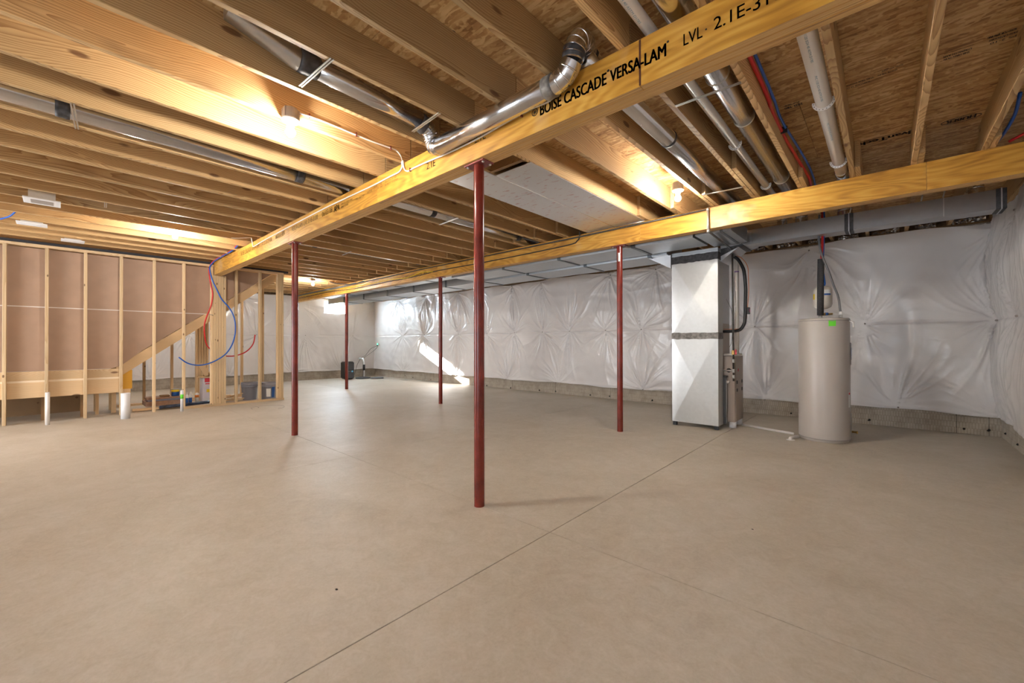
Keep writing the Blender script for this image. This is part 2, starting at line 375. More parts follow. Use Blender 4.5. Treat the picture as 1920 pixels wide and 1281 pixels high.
def concrete_wall():
    mt, nt, b = newmat('form_lined_concrete'); L = nt.links.new
    g = N(nt, 'ShaderNodeNewGeometry')
    sp = N(nt, 'ShaderNodeSeparateXYZ'); L(g.outputs['Position'], sp.inputs[0])
    ad = N(nt, 'ShaderNodeMath', operation='ADD'); L(sp.outputs[0], ad.inputs[0]); L(sp.outputs[1], ad.inputs[1])
    cb = N(nt, 'ShaderNodeCombineXYZ'); L(ad.outputs[0], cb.inputs[0]); L(sp.outputs[2], cb.inputs[1])
    br = N(nt, 'ShaderNodeTexBrick', i_Scale=1.0); L(cb.outputs[0], br.inputs['Vector'])
    br.inputs['Brick Width'].default_value = 0.028; br.inputs['Row Height'].default_value = 0.075; br.inputs['Mortar Size'].default_value = 0.004
    br.inputs['Color1'].default_value = (0.9, 0.9, 0.9, 1); br.inputs['Color2'].default_value = (0.55, 0.55, 0.55, 1); br.inputs['Mortar'].default_value = (0.2, 0.2, 0.2, 1)
    n1 = N(nt, 'ShaderNodeTexNoise', i_Scale=6.0, i_Detail=7.0, i_Roughness=0.7); L(g.outputs['Position'], n1.inputs['Vector'])
    mx = N(nt, 'ShaderNodeMix', data_type='FLOAT'); mx.inputs[0].default_value = 0.72; L(br.outputs['Color'], mx.inputs[2]); L(n1.outputs[0], mx.inputs[3])
    r = ramp(nt, [(0.3, (0.27, 0.225, 0.17)), (0.55, (0.42, 0.36, 0.29)), (0.8, (0.55, 0.49, 0.41))]); L(mx.outputs[0], r.inputs[0])
    L(r.outputs[0], b.inputs['Base Color']); b.inputs['Roughness'].default_value = 0.8
    bp = N(nt, 'ShaderNodeBump', i_Strength=0.5, i_Distance=0.004); L(br.outputs['Color'], bp.inputs['Height']); L(bp.outputs[0], b.inputs['Normal'])
    return mt
conc_mat = concrete_wall()

def plastic_sheet():
    mt, nt, b = newmat('white_poly_sheet'); L = nt.links.new
    g = N(nt, 'ShaderNodeNewGeometry')
    n1 = N(nt, 'ShaderNodeTexNoise', i_Scale=14.0, i_Detail=6.0, i_Roughness=0.6, i_Distortion=0.8); L(g.outputs['Position'], n1.inputs['Vector'])
    n2 = N(nt, 'ShaderNodeTexNoise', i_Scale=1.3, i_Detail=3.0); L(g.outputs['Position'], n2.inputs['Vector'])
    r = ramp(nt, [(0.3, (0.70, 0.665, 0.655)), (0.7, (0.79, 0.76, 0.75))]); L(n2.outputs[0], r.inputs[0])
    L(r.outputs[0], b.inputs['Base Color']); b.inputs['Roughness'].default_value = 0.38
    b.inputs['Coat Weight'].default_value = 0.4; b.inputs['Coat Roughness'].default_value = 0.14
    bp = N(nt, 'ShaderNodeBump', i_Strength=0.16, i_Distance=0.012); L(n1.outputs[0], bp.inputs['Height']); L(bp.outputs[0], b.inputs['Normal'])
    return mt
poly_mat = plastic_sheet()

def galv(name, col=(0.62, 0.63, 0.65), rough=0.32, scale=28, aniso=False, metal=1.0, bump=0.05):
    mt, nt, b = newmat(name); L = nt.links.new
    tc = N(nt, 'ShaderNodeTexCoord')
    vo = N(nt, 'ShaderNodeTexVoronoi', i_Scale=scale); L(tc.outputs['Object'], vo.inputs['Vector'])
    sp = N(nt, 'ShaderNodeSeparateColor'); L(vo.outputs['Color'], sp.inputs[0])
    n = N(nt, 'ShaderNodeTexNoise', i_Scale=3.0, i_Detail=4.0); L(tc.outputs['Object'], n.inputs['Vector'])
    mr = N(nt, 'ShaderNodeMapRange', i_3=rough - 0.015, i_4=rough + 0.02); L(sp.outputs[0], mr.inputs[0])
    ad = N(nt, 'ShaderNodeMath', operation='MULTIPLY_ADD', i_1=0.06); L(n.outputs[0], ad.inputs[0]); L(mr.outputs[0], ad.inputs[2])
    L(ad.outputs[0], b.inputs['Roughness'])
    r = ramp(nt, [(0.0, [c * 0.975 for c in col]), (1.0, [min(1, c * 1.02) for c in col])]); L(sp.outputs[1], r.inputs[0])
    L(r.outputs[0], b.inputs['Base Color']); b.inputs['Metallic'].default_value = metal
    bp = N(nt, 'ShaderNodeBump', i_Strength=bump, i_Distance=0.003); L(n.outputs[0], bp.inputs['Height']); L(bp.outputs[0], b.inputs['Normal'])
    return mt
galv_mat = galv('galvanised_sheet')
galv_dull = galv('galvanised_trunk', col=(0.50, 0.53, 0.56), rough=0.36, metal=0.9)
galv_branch = galv('galvanised_branch', col=(0.40, 0.39, 0.385), rough=0.30, metal=1.0, scale=22)
galv_pipe = galv('round_duct_metal', col=(0.72, 0.73, 0.76), rough=0.16, scale=60, bump=0.0)
drop_mat = galv('return_drop_metal', col=(0.60, 0.605, 0.595), rough=0.31, scale=30, metal=0.6, bump=0.02)
strip_mat = plain('drive_cleat_metal', (0.16, 0.18, 0.20), 0.4, 0.7)
duct_tape = plain('grey_duct_sealant', (0.05, 0.048, 0.052), 0.55, 0.0, noise=0.5, nscale=30)
tape_grey = plain('brushed_sealant_band', (0.20, 0.185, 0.17), 0.5, 0.2, noise=0.45, nscale=26)
red_mat = plain('red_primer_paint', (0.19, 0.024, 0.015), 0.25, 0.0, noise=0.28, nscale=9)
redplate_mat = plain('red_primer_plate', (0.23, 0.05, 0.045), 0.5, 0.2, noise=0.4, nscale=12)
pvc_mat = plain('white_pvc', (0.80, 0.76, 0.72), 0.35)
pvc_white = plain('bright_white_pvc', (0.85, 0.85, 0.87), 0.35)
cable_mat = plain('white_cable_jacket', (0.85, 0.82, 0.78), 0.4)
black_mat = plain('black_rubber', (0.018, 0.018, 0.02), 0.5)
darkpipe_mat = plain('black_iron_pipe', (0.06, 0.052, 0.045), 0.4, 0.2, noise=0.4, nscale=20)
greyconduit = plain('grey_flexible_conduit', (0.14, 0.14, 0.15), 0.5)
foam_mat = plain('black_foam_sleeve', (0.035, 0.034, 0.036), 0.85, noise=0.3, nscale=60)
redpex = plain('red_water_tube', (0.60, 0.02, 0.02), 0.35)
bluepex = plain('blue_water_tube', (0.01, 0.10, 0.46), 0.35)
copper_mat = plain('copper', (0.75, 0.32, 0.18), 0.3, 1.0)
brass_mat = plain('brass', (0.65, 0.42, 0.14), 0.3, 1.0)
steel_mat = plain('zinc_bracket', (0.62, 0.62, 0.60), 0.3, 0.9)
heater_mat = plain('taupe_enamel', (0.50, 0.455, 0.415), 0.28)
heater_dark = plain('taupe_enamel_rim', (0.36, 0.33, 0.31), 0.35)
tank_mat = plain('cream_tank_enamel', (0.62, 0.57, 0.50), 0.35)
furn_mat = plain('brown_grey_furnace_enamel', (0.40, 0.33, 0.28), 0.38, 0.25)
furn_dark = plain('dark_grey_filter_housing', (0.075, 0.075, 0.08), 0.45, 0.3)
fboard = plain('brown_fibre_sheathing', (0.40, 0.265, 0.185), 0.55, noise=0.06, nscale=5)
whiteline = plain('white_seam_tape', (0.72, 0.66, 0.62), 0.5)
ink = plain('black_stamp_ink', (0.015, 0.014, 0.014), 0.6)
ink_soft = plain('faded_stamp_ink', (0.16, 0.085, 0.035), 0.6)
blueink = plain('blue_pipe_print', (0.16, 0.32, 0.42), 0.5)
green_lab = plain('green_label', (0.16, 0.82, 0.05), 0.5)
white_lab = plain('white_label', (0.8, 0.8, 0.78), 0.5)
blue_lab = plain('blue_print', (0.02, 0.11, 0.40), 0.5)
red_lab = plain('red_print', (0.65, 0.05, 0.08), 0.5)
yellow_lab = plain('yellow_label', (0.85, 0.62, 0.02), 0.5)
orange_lab = plain('orange_label', (0.85, 0.28, 0.05), 0.5)
carton_mat = plain('white_carton', (0.72, 0.68, 0.76), 0.55)
bucket_mat = plain('grey_bucket_plastic', (0.27, 0.28, 0.33), 0.4)
board_brown = plain('brown_carton', (0.36, 0.22, 0.15), 0.7, noise=0.2)
bluepack = plain('blue_black_film_pack', (0.03, 0.05, 0.10), 0.3, noise=0.8, nscale=9)
yellow_ply = plain('yellow_coated_board', (0.75, 0.40, 0.04), 0.5)
dark_mat = plain('dark_void', (0.02, 0.016, 0.012), 0.9)
boxgrey = plain('grey_box_plastic', (0.33, 0.29, 0.26), 0.5)
porcelain = plain('white_porcelain', (0.85, 0.84, 0.80), 0.25)
foamgasket = plain('sill_gasket_foam', (0.03, 0.03, 0.035), 0.8)
ventwhite = plain('white_vent_plastic', (0.80, 0.79, 0.78), 0.45)
bulb_mat = plain('lit_bulb_glass', (1, 1, 1), 0.3, emit=((1.0, 0.94, 0.85), BULB_W))
led_mat = plain('green_lamp', (0.1, 0.8, 0.5), 0.3, emit=((0.15, 1.0, 0.6), 2.0))
foil_mat = plain('crumpled_foil', (0.78, 0.76, 0.74), 0.22, 1.0)
insul_mat = plain('brown_rim_insulation', (0.16, 0.10, 0.055), 0.9, noise=0.5, nscale=12)
blocker_mat = plain('sun_blocker_matte', (0.62, 0.60, 0.57), 0.8, noise=0.05)

def foil_board():
    mt, nt, b = newmat('foil_faced_board'); L = nt.links.new
    tc = N(nt, 'ShaderNodeTexCoord')
    v = N(nt, 'ShaderNodeMapping'); v.inputs['Scale'].default_value = (9, 26, 1); v.inputs['Rotation'].default_value = (0, 0, 0.5); L(tc.outputs['Object'], v.inputs['Vector'])
    n = N(nt, 'ShaderNodeTexNoise', i_Scale=1.0, i_Detail=2.0); L(v.outputs[0], n.inputs['Vector'])
    r = ramp(nt, [(0.6, (0.72, 0.71, 0.72)), (0.68, (0.60, 0.42, 0.42))]); L(n.outputs[0], r.inputs[0])
    L(r.outputs[0], b.inputs['Base Color']); b.inputs['Metallic'].default_value = 0.75; b.inputs['Roughness'].default_value = 0.3
    w = N(nt, 'ShaderNodeTexWave', i_Scale=18.0, i_Distortion=0.6, bands_direction='X'); L(tc.outputs['Object'], w.inputs['Vector'])
    bp = N(nt, 'ShaderNodeBump', i_Strength=0.15, i_Distance=0.002); L(w.outputs[0], bp.inputs['Height']); L(bp.outputs[0], b.inputs['Normal'])
    return mt
foilboard_mat = foil_board()
def glass():
    mt = bpy.data.materials.new('window_glass'); mt.use_nodes = True; nt = mt.node_tree; nt.nodes.clear()
    o = nt.nodes.new('ShaderNodeOutputMaterial'); t = nt.nodes.new('ShaderNodeBsdfTransparent'); g = nt.nodes.new('ShaderNodeBsdfGlossy'); g.inputs['Roughness'].default_value = 0.02
    mx = nt.nodes.new('ShaderNodeMixShader'); mx.inputs[0].default_value = 0.06
    nt.links.new(t.outputs[0], mx.inputs[1]); nt.links.new(g.outputs[0], mx.inputs[2]); nt.links.new(mx.outputs[0], o.inputs[0])
    return mt
glass_mat = glass()

# ---------------------------------------------------------------- room shell
XL, XR, YB, YF = -13.95, 1.08, 7.87, -3.45
ZJ, ZS = 2.728, 2.963          # joist underside, subfloor underside

fl = struct('floor', 'beige trowelled concrete slab cut by straight control joints')
box('sub_base', XL - .2, XR + .2, YF - .2, YB + .2, -0.12, -0.012, dark_mat, fl)
gx = [XL - .1, -11.6, -7.88, -4.155, -1.55, XR + .1]; gy = [YF - .1, 2.07, 5.10, YB + .1]
gx = [XL - .1, -9.37, -6.76, -4.155, -1.55, XR + .1]; gy = [YF - .1, 2.063, 5.085, YB + .1]
for i in range(len(gx) - 1):
    for j in range(len(gy) - 1):
        box('slab', gx[i] + .002, gx[i + 1] - .002, gy[j] + .002, gy[j + 1] - .002, -0.06, 0.0, floor_mat, fl, bev=0.0015)

def wall_box(w, name, x0, x1, y0, y1, z0, z1, mt=conc_mat): return box(name, x0, x1, y0, y1, z0, z1, mt, w)
wb = struct('wall_back', 'back concrete wall covered in white puckered plastic sheeting')
wall_box(wb, 'concrete_face', XL - .25, XR + .25, YB, YB + .2, -.1, 2.70)
wr = struct('wall_right', 'right concrete wall with billowing white plastic sheeting')
wall_box(wr, 'concrete_face', XR, XR + .2, YF, YB, -.1, 2.70)
wl = struct('wall_left', 'far left concrete wall with white plastic sheeting and a small high window')
WY0, WY1, WZ0, WZ1 = 5.98, 6.80, 2.20, 2.665
wall_box(wl, 'concrete_face', XL - .2, XL, YF, WY0, -.1, 2.70)
wall_box(wl, 'concrete_face', XL - .2, XL, WY1, YB, -.1, 2.70)
wall_box(wl, 'concrete_face', XL - .2, XL, WY0, WY1, -.1, WZ0)
wall_box(wl, 'concrete_face', XL - .2, XL, WY0, WY1, WZ1, 2.70)
wf = struct('wall_front', 'wall behind the viewpoint with two openings added for fill light')  # its glazed openings are added, unseen, to let in fill light
wall_box(wf, 'concrete_face', XL - .2, XR + .2, YF - .2, YF - .0, 2.35, 2.70)
wall_box(wf, 'concrete_face', XL - .2, -9.3, YF - .2, YF, -.1, 2.35)
wall_box(wf, 'concrete_face', -6.1, -2.4, YF - .2, YF, -.1, 2.35)
wall_box(wf, 'concrete_face', .6, XR + .2, YF - .2, YF, -.1, 2.35)
wall_box(wf, 'concrete_face', -2.4, .6, YF - .2, YF, -.1, .3)
wall_box(wf, 'concrete_face', -9.3, -6.1, YF - .2, YF, -.1, 0.15)
box('added_sun_blocker', XL - 5, XR + 2, YF - 6.0, YF - .22, 2.72, 2.85, blocker_mat, wf)  # unseen slab added to keep direct sun out of the openings
# glazing of the two fill-light openings added behind the camera
for x in (-9.3, -7.73, -6.16): box('window_frame', x, x + .06, YF - .12, YF - .05, .15, 2.35, ventwhite, wf)
for z in (.15, 2.29): box('window_frame', -9.3, -6.1, YF - .12, YF - .05, z, z + .06, ventwhite, wf)
for x in (-2.4, -.93, .54): box('window_frame', x, x + .06, YF - .12, YF - .05, .3, 2.35, ventwhite, wf)
box('window_pane', -2.4, .6, YF - .09, YF - .084, .3, 2.35, glass_mat, wf)
box('window_pane', -9.3, -6.1, YF - .09, YF - .084, .2, 2.3, glass_mat, wf)
# rim boards closing the joist space
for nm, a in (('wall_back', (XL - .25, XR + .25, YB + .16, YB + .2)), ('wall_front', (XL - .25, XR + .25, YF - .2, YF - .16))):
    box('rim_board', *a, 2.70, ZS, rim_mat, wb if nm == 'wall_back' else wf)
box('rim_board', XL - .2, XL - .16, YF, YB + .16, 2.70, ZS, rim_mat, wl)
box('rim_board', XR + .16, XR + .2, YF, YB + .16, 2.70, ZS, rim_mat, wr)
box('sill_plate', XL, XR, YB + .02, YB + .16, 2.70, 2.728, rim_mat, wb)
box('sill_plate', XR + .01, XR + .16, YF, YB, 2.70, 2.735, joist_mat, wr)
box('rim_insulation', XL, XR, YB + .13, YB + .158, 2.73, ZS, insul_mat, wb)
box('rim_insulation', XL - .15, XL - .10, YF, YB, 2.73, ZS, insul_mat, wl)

# window in the left wall
wn1 = struct('window_1', 'small bright basement window high in the far left wall', (XL - .1, (WY0 + WY1) / 2, WZ0))
for y in (WY0, WY1 - .035): box('window_frame', XL - .13, XL - .06, y, y + .035, WZ0, WZ1, ventwhite, wn1)
for z in (WZ0, WZ1 - .035): box('window_frame', XL - .13, XL - .06, WY0 + .035, WY1 - .035, z, z + .035, ventwhite, wn1)
box('window_pane', XL - .1, XL - .095, WY0 + .035, WY1 - .035, WZ0 + .035, WZ1 - .035, glass_mat, wn1)
box('window_sill', XL - .2, XL + .04, WY0 - .02, WY1 + .02, WZ0 - .025, WZ0 - .001, poly_mat, wn1)

# form ties and wall marks on the concrete strip
for x, z in ((-11.97, .11), (-11.53, .062), (-10.55, .05), (-8.04, .03), (-7.16, .03), (-6.21, .04), (-5.73, .05), (-4.79, .04), (-4.32, .055), (-3.39, .05), (-1.10, .056), (-.16, .06), (.764, .065), (.978, .074)):
    bm = bmesh.new(); bmesh.ops.create_icosphere(bm, subdivisions=1, radius=.016)
    for v in bm.verts: v.co *= random.uniform(.7, 1.5)
    put('form_tie', mesh_of(bm, 'tie'), dark_mat, wb, (x, YB - .004, z))
for y, z in ((7.6, .09), (7.0, .07), (6.4, .1)):
    bm = bmesh.new(); bmesh.ops.create_icosphere(bm, subdivisions=1, radius=.014)
    put('form_tie', mesh_of(bm, 'tie'), dark_mat, wr, (XR - .003, y, z))
for x in (-12.0, -10.4, -8.3, -7.1, -5.74, -4.3, -2.6, -.9, .70, .98):
    box('form_seam', x - .002, x + .002, YB - .002, YB + .002, 0, .27, dark_mat, wb)

# ---- plastic sheets: real folds gathered at the fasteners
def sheet(name, length, zlo, zhi, fast, place, parent, seed, bulge=0.028, amp=1.0, step=0.0125, holes=None, vfold=0.0, side=1):
    rng = np.random.RandomState(seed)
    nu = int(length / step); nz = int((zhi - zlo) / step)
    u = np.linspace(0, length, nu); z = np.linspace(zlo, zhi, nz)
    Ug, Zg = np.meshgrid(u, z, indexing='ij')
    H = np.zeros_like(Ug)
    # broad slack
    for _ in range(14):
        kx, kz = rng.uniform(.4, 2.2), rng.uniform(.3, 1.6); H += .006 * np.sin(kx * Ug * 2 + kz * Zg * 2 + rng.uniform(0, 6.28))
    dmin = np.full_like(Ug, 9.)
    for (fu, fz, s) in fast:
        du, dz = Ug - fu, Zg - fz
        r = np.sqrt((du * 1.35) ** 2 + (dz * .85) ** 2) + 1e-4; th = np.arctan2(dz, du * 1.7)
        dmin = np.minimum(dmin, r / max(s, .3))
        p = rng.uniform(0, 6.28, 12)
        wob = .55 * np.sin(2 * th + p[0]) + .5 * np.sin(3 * th + p[1]) + .3 * np.sin(5 * r + p[3])
        ray = 0
        for n_, a_, ln, pw, ip in ((rng.randint(6, 9), .036, .55, 3.0, 2), (rng.randint(13, 18), .032, .42, 3.0, 4), (rng.randint(27, 34), .021, .34, 2.4, 6)):
            g_ = .5 + .5 * np.sin(th * (2 + ip / 2) + p[ip + 3])
            ray = ray + a_ * (1 - np.abs(np.sin(n_ / 2 * th + wob * n_ * .12 + p[ip]))) ** pw * (.25 + .75 * g_) * np.minimum(r / (.05 + .01 * n_ / 6), 1.0) * np.exp(-(r / ln) ** 1.3)
        H += amp * s * ray * (.75 + .35 * np.abs(np.sin(th)))
        H -= .022 * s * np.exp(-(r / .16) ** 2) * 1.0
    H += bulge * (1 - np.exp(-(dmin / .5) ** 2))
    # lapped seam at mid height
    H -= .012 * np.exp(-((Zg - 1.455) / .02) ** 2)
    H += .006 * (Zg < 1.452) * np.exp(-((Zg - 1.44) / .05) ** 2)
    # horizontal drapes below the top edge
    t = np.clip((Zg - (zhi - .75)) / .75, 0, 1)
    ph = rng.uniform(0, 6.28, 3)
    dr = (1 - np.abs(np.sin(9.5 * Zg + .8 * np.sin(.8 * Ug + ph[0]) + .5 * np.sin(2.1 * Ug + ph[1])))) ** 2
    H += .014 * t * dr * (.5 + .5 * np.sin(.9 * Ug + ph[2]))
    if vfold:
        vf = (1 - np.abs(np.sin(7 * Ug + 1.1 * np.sin(1.5 * Zg + 1)))) ** 2 + .6 * (1 - np.abs(np.sin(17 * Ug + 1.4 * np.sin(2.3 * Zg)))) ** 2
        H += vfold * .022 * vf + .05 * np.sin(np.pi * np.clip((Zg - zlo) / (1.455 - zlo), 0, 1)) * (Zg < 1.455) + .055 * np.sin(np.pi * np.clip((Zg - 1.455) / (zhi - 1.455), 0, 1)) * (Zg >= 1.455)
    # small random creasing
    for _ in range(20):
        k = rng.uniform(10, 30); ang = rng.uniform(0, np.pi)
        H += .0007 * np.sin(k * (Ug * np.cos(ang) + Zg * np.sin(ang)) + 2 * np.sin(1.3 * Ug + rng.uniform(0, 6)))
    H = np.maximum(H + .018, .004 + .002 * np.sin(9 * Ug))
    # ragged upper and lower edges
    edge = .012 * np.sin(2.3 * u + 1) + .008 * np.sin(7.1 * u)
    Zg[:, -1] += edge * 1.2; Zg[:, 0] += edge * .8
    # hem
    H[:, 0] += .004; H[:, 1] += .012; H[:, 2] += .006
    P = place(Ug, Zg, H)
    verts = P.reshape(-1, 3)
    idx = np.arange(nu * nz).reshape(nu, nz)
    q = np.stack([idx[:-1, :-1], idx[1:, :-1], idx[1:, 1:], idx[:-1, 1:]], -1)
    if holes:
        uc = (Ug[:-1, :-1] + Ug[1:, 1:]) / 2; zc = (Zg[:-1, :-1] + Zg[1:, 1:]) / 2
        keep = np.ones_like(uc, bool)
        for (a, b, c, d) in holes: keep &= ~((uc > a) & (uc < b) & (zc > c) & (zc < d))
        q = q[keep]
    q = q.reshape(-1, 4)
    if side < 0: q = q[:, ::-1]
    me = bpy.data.meshes.new(name)
    me.vertices.add(len(verts)); me.vertices.foreach_set('co', verts.astype(np.float32).ravel())
    me.loops.add(q.size); me.loops.foreach_set('vertex_index', q.astype(np.int32).ravel())
    me.polygons.add(len(q)); me.polygons.foreach_set('loop_start', np.arange(0, q.size, 4, dtype=np.int32)); me.polygons.foreach_set('loop_total', np.full(len(q), 4, np.int32))
    me.update(calc_edges=True); me.validate()
    me.polygons.foreach_set('use_smooth', [True] * len(me.polygons))
    o = put(name, me, poly_mat, parent)
    for (fu, fz, s) in fast:
        if s > .45:
            p = place(np.array([[fu]]), np.array([[fz]]), np.array([[.022]]))[0, 0]
            bm = bmesh.new(); bmesh.ops.create_uvsphere(bm, u_segments=10, v_segments=6, radius=.012)
            put('fastener', mesh_of(bm, 'fast', True), boxgrey, parent, p)
    return o
L0 = XR - XL
def pl_back(u, z, h): return np.stack([XL + u, YB - .012 - h, z], -1)
fb = [(x - XL, z, s) for x, z, s in (
    (-12.42, 2.64, .9), (-10.83, 2.66, 1.5), (-10.3, 2.66, .9), (-9.19, 2.66, 1.6), (-8.3, 2.66, .8), (-7.09, 2.65, 1.2), (-6.14, 2.64, .9), (-4.28, 2.62, 1.1), (-2.6, 2.62, .8), (-.855, 2.62, 1.0), (1.04, 2.61, 1.1),
    (-12.13, 1.455, .7), (-10.86, 1.455, 1.2), (-9.19, 1.455, 1.4), (-7.0, 1.455, 1.1), (-5.32, 1.455, 1.0), (-3.6, 1.455, .6), (-1.6, 1.455, .5), (-.2, 1.455, .6), (1.04, 1.455, 1.3),
    (-9.9, 2.5, .5), (-8.0, 1.455, .6), (-6.1, 1.455, .7), (-4.4, 1.455, .6), (-3.3, 2.62, .5), (-12.0, .24, .5), (-9.3, .24, .8), (-7.29, .24, 1.0), (-5.67, .25, 1.0), (-3.57, .25, .9), (-1.46, .24, .8), (.146, .28, .9), (1.04, .27, .8))]
sheet('plastic_sheet', L0, .255, 2.69, fb, pl_back, wb, 3, amp=1.7)
def pl_left(u, z, h): return np.stack([XL + .012 + h, YF + u, z], -1)
fleft = [(y - YF, z, s) for y, z, s in ((7.7, 2.5, .4), (5.2, 2.5, 1.3), (3.6, 2.6, 1.0), (2.2, 2.6, .9), (0.8, 2.6, .7), (-1, 2.6, .7), (7.0, 1.455, .6), (5.4, 1.455, 1.0), (4.0, 1.455, .9), (2.4, 1.455, .8), (.9, 1.455, .8), (-1, 1.455, .6), (6.6, .26, .6), (5.0, .26, .9), (3.3, .26, .7), (1.6, .26, .6), (0, .26, .6))]
sheet('plastic_sheet', YB - YF, .27, 2.69, fleft, pl_left, wl, 11, holes=[(WY0 - YF, WY1 - YF, WZ0, WZ1)], side=-1, amp=1.6)
def pl_right(u, z, h): return np.stack([XR - .012 - h, YB - u, z], -1)
fr = [(u, z, s) for u, z, s in ((.03, 2.61, .9), (.03, 1.455, 1.3), (.03, .27, .8), (1.0, 2.6, .7), (1.05, 1.46, .8), (1.0, .27, .7), (2.2, 2.6, .8), (2.2, 1.46, .8), (2.2, .27, .7), (4, 2.6, .8), (4, 1.46, .8), (6, 2.6, .8), (6, 1.46, .8), (8, 1.46, .8))]
sheet('plastic_sheet', YB - YF, .27, 2.73, fr, pl_right, wr, 23, vfold=.45, step=.014, side=-1, amp=1.0)

# crumpled foil bits tucked above the sheet, one per joist bay
rr = random.Random(5)
for k in range(-2, 34):
    xc = .238 - .4064 * k + .2
    if xc > XR - .1 or xc < XL + .1: continue
    bm = bmesh.new(); bmesh.ops.create_grid(bm, x_segments=12, y_segments=7, size=.5)
    wv, hv = rr.uniform(.20, .35), rr.uniform(.05, .10)
    for v in bm.verts:
        v.co = Vector((v.co.x * wv, -abs(v.co.x) * .02 + rr.uniform(-.022, .022), v.co.y * hv + rr.uniform(-.01, .01)))
    put('foil_scrap', mesh_of(bm, 'foil'), foil_mat, wb, (xc + rr.uniform(-.03, .03), YB + .06, 2.755))

# ---------------------------------------------------------------- ceiling: subfloor panels and joists
ce = struct('ceiling', 'open ceiling of pine joists under brown strand board subfloor')
ny = 0; y = YF - .2
while y < YB + .2:
    x = XL - .25 - (1.22 if ny % 2 else 0) - .9
    while x < XR + .25:
        a, b_ = max(x, XL - .25), min(x + 2.44, XR + .25)
        if b_ - a > .05: box('subfloor_panel', a + .0015, b_ - .0015, y + .0015, min(y + 1.22, YB + .25) - .0015, ZS, ZS + .018, osb_mat, ce)
        x += 2.44
    y += 1.22; ny += 1
box('floor_above', XL - .25, XR + .25, YF - .2, YB + .25, ZS + .02, ZS + .05, dark_mat, ce)
B1Y0, B1Y1, B2Y0, B2Y1, BZ0, BZ1 = 1.984, 2.117, 4.985, 5.118, 2.485, 2.7265
j3start = {3: 4.02, 4: 4.5, 2: 4.66, 1: 4.72, 0: 4.72, -1: 4.75}
for k in range(-2, 35):
    xc = .202 - .4064 * k
    if xc < XL + .05: continue
    if k >= -1:
        box('floor_joist', xc - .019, xc + .019, YF - .15, 2.046, ZJ, ZS - .001, joist_mat, ce, bev=.002)
        box('floor_joist', xc - .019, xc + .019, 2.052, 5.10, ZJ, ZS - .001, joist_mat, ce, bev=.002)
    x3 = xc + .0395 if k > -2 else 1.03
    box('floor_joist', x3 - .019, x3 + .019, j3start.get(k, 4.72), YB + .15, ZJ, ZS - .001, joist_mat, ce, bev=.002)
# solid blocking beside the beam ends of some bays
for k, y0 in ((4.9, 0),):
    pass
for k in (): box('blocking', .202 - .4064 * (k + 1) + .019, .202 - .4064 * k - .019, 2.55, 2.588, ZJ + .001, ZS - .001, rim_mat, ce)
for k in (7,): box('blocking', .202 - .4064 * (k) + .019, .202 - .4064 * (k - 1) - .019, 2.62, 2.658, ZJ + .001, ZS - .001, rim_mat, ce)
box('filler_strip', -2.243 - .019 - .001 - .16, -2.243 - .019 - .001, .93, 1.95, ZS - .045, ZS - .001, rim_mat, ce)

# ---------------------------------------------------------------- text helper
beam1 = beam2 = None
def text(name, s, x, z, h, w, y, mt, parent, bold=0.0, rot=(math.pi / 2, 0, 0), normal='Y'):
    cu = bpy.data.curves.new('txt', 'FONT'); cu.body = s; cu.size = 1.0; cu.offset = 0.0; cu.extrude = 0.0; cu.resolution_u = 4
    to = bpy.data.objects.new('txt', cu); COL.objects.link(to)
    dg = bpy.context.evaluated_depsgraph_get(); me = bpy.data.meshes.new_from_object(to.evaluated_get(dg))
    bpy.data.objects.remove(to); bpy.data.curves.remove(cu)
    vs = [v.co.copy() for v in me.vertices]
    x0, x1 = min(v.x for v in vs), max(v.x for v in vs); y0, y1 = min(v.y for v in vs), max(v.y for v in vs)
    sx = (w / (x1 - x0)) if w else h / (y1 - y0); sy = h / (y1 - y0)
    for v in me.vertices: v.co = Vector(((v.co.x - x0) * sx, (v.co.y - y0) * sy, 0))
    bm = bmesh.new(); bm.from_mesh(me); bm.transform(Matrix.Rotation(rot[2], 4, 'Z') @ Matrix.Rotation(rot[0], 4, 'X')); bm.to_mesh(me); bm.free()
    if bold:
        # heavy print: the same letter shapes overlaid a hair apart
        d_ = bold * h * .9
        bm = bmesh.new()
        for dx, dz in ((-d_, 0), (d_, 0), (0, d_ * .6), (0, -d_ * .6), (-d_, d_ * .5), (d_, -d_ * .5)):
            m2_ = me.copy(); off = Vector((dx, 0, dz)) if rot[0] else Vector((dx, dz, 0)); m2_.transform(Matrix.Translation(off)); bm.from_mesh(m2_); bpy.data.meshes.remove(m2_)
        bm.to_mesh(me); bm.free()
    me.materials.clear(); me.materials.append(mt)
    if parent in (beam1, beam2):
        near = [c for c in parent.children if c.name.startswith('laminated_board') and abs(WP[c.name].y - (y + .0228)) < .01 and abs(WP[c.name].x - x) <= c.dimensions.x / 2]
        if near: parent = near[0]
    return put(name, me, mt, parent, (x, y, z))

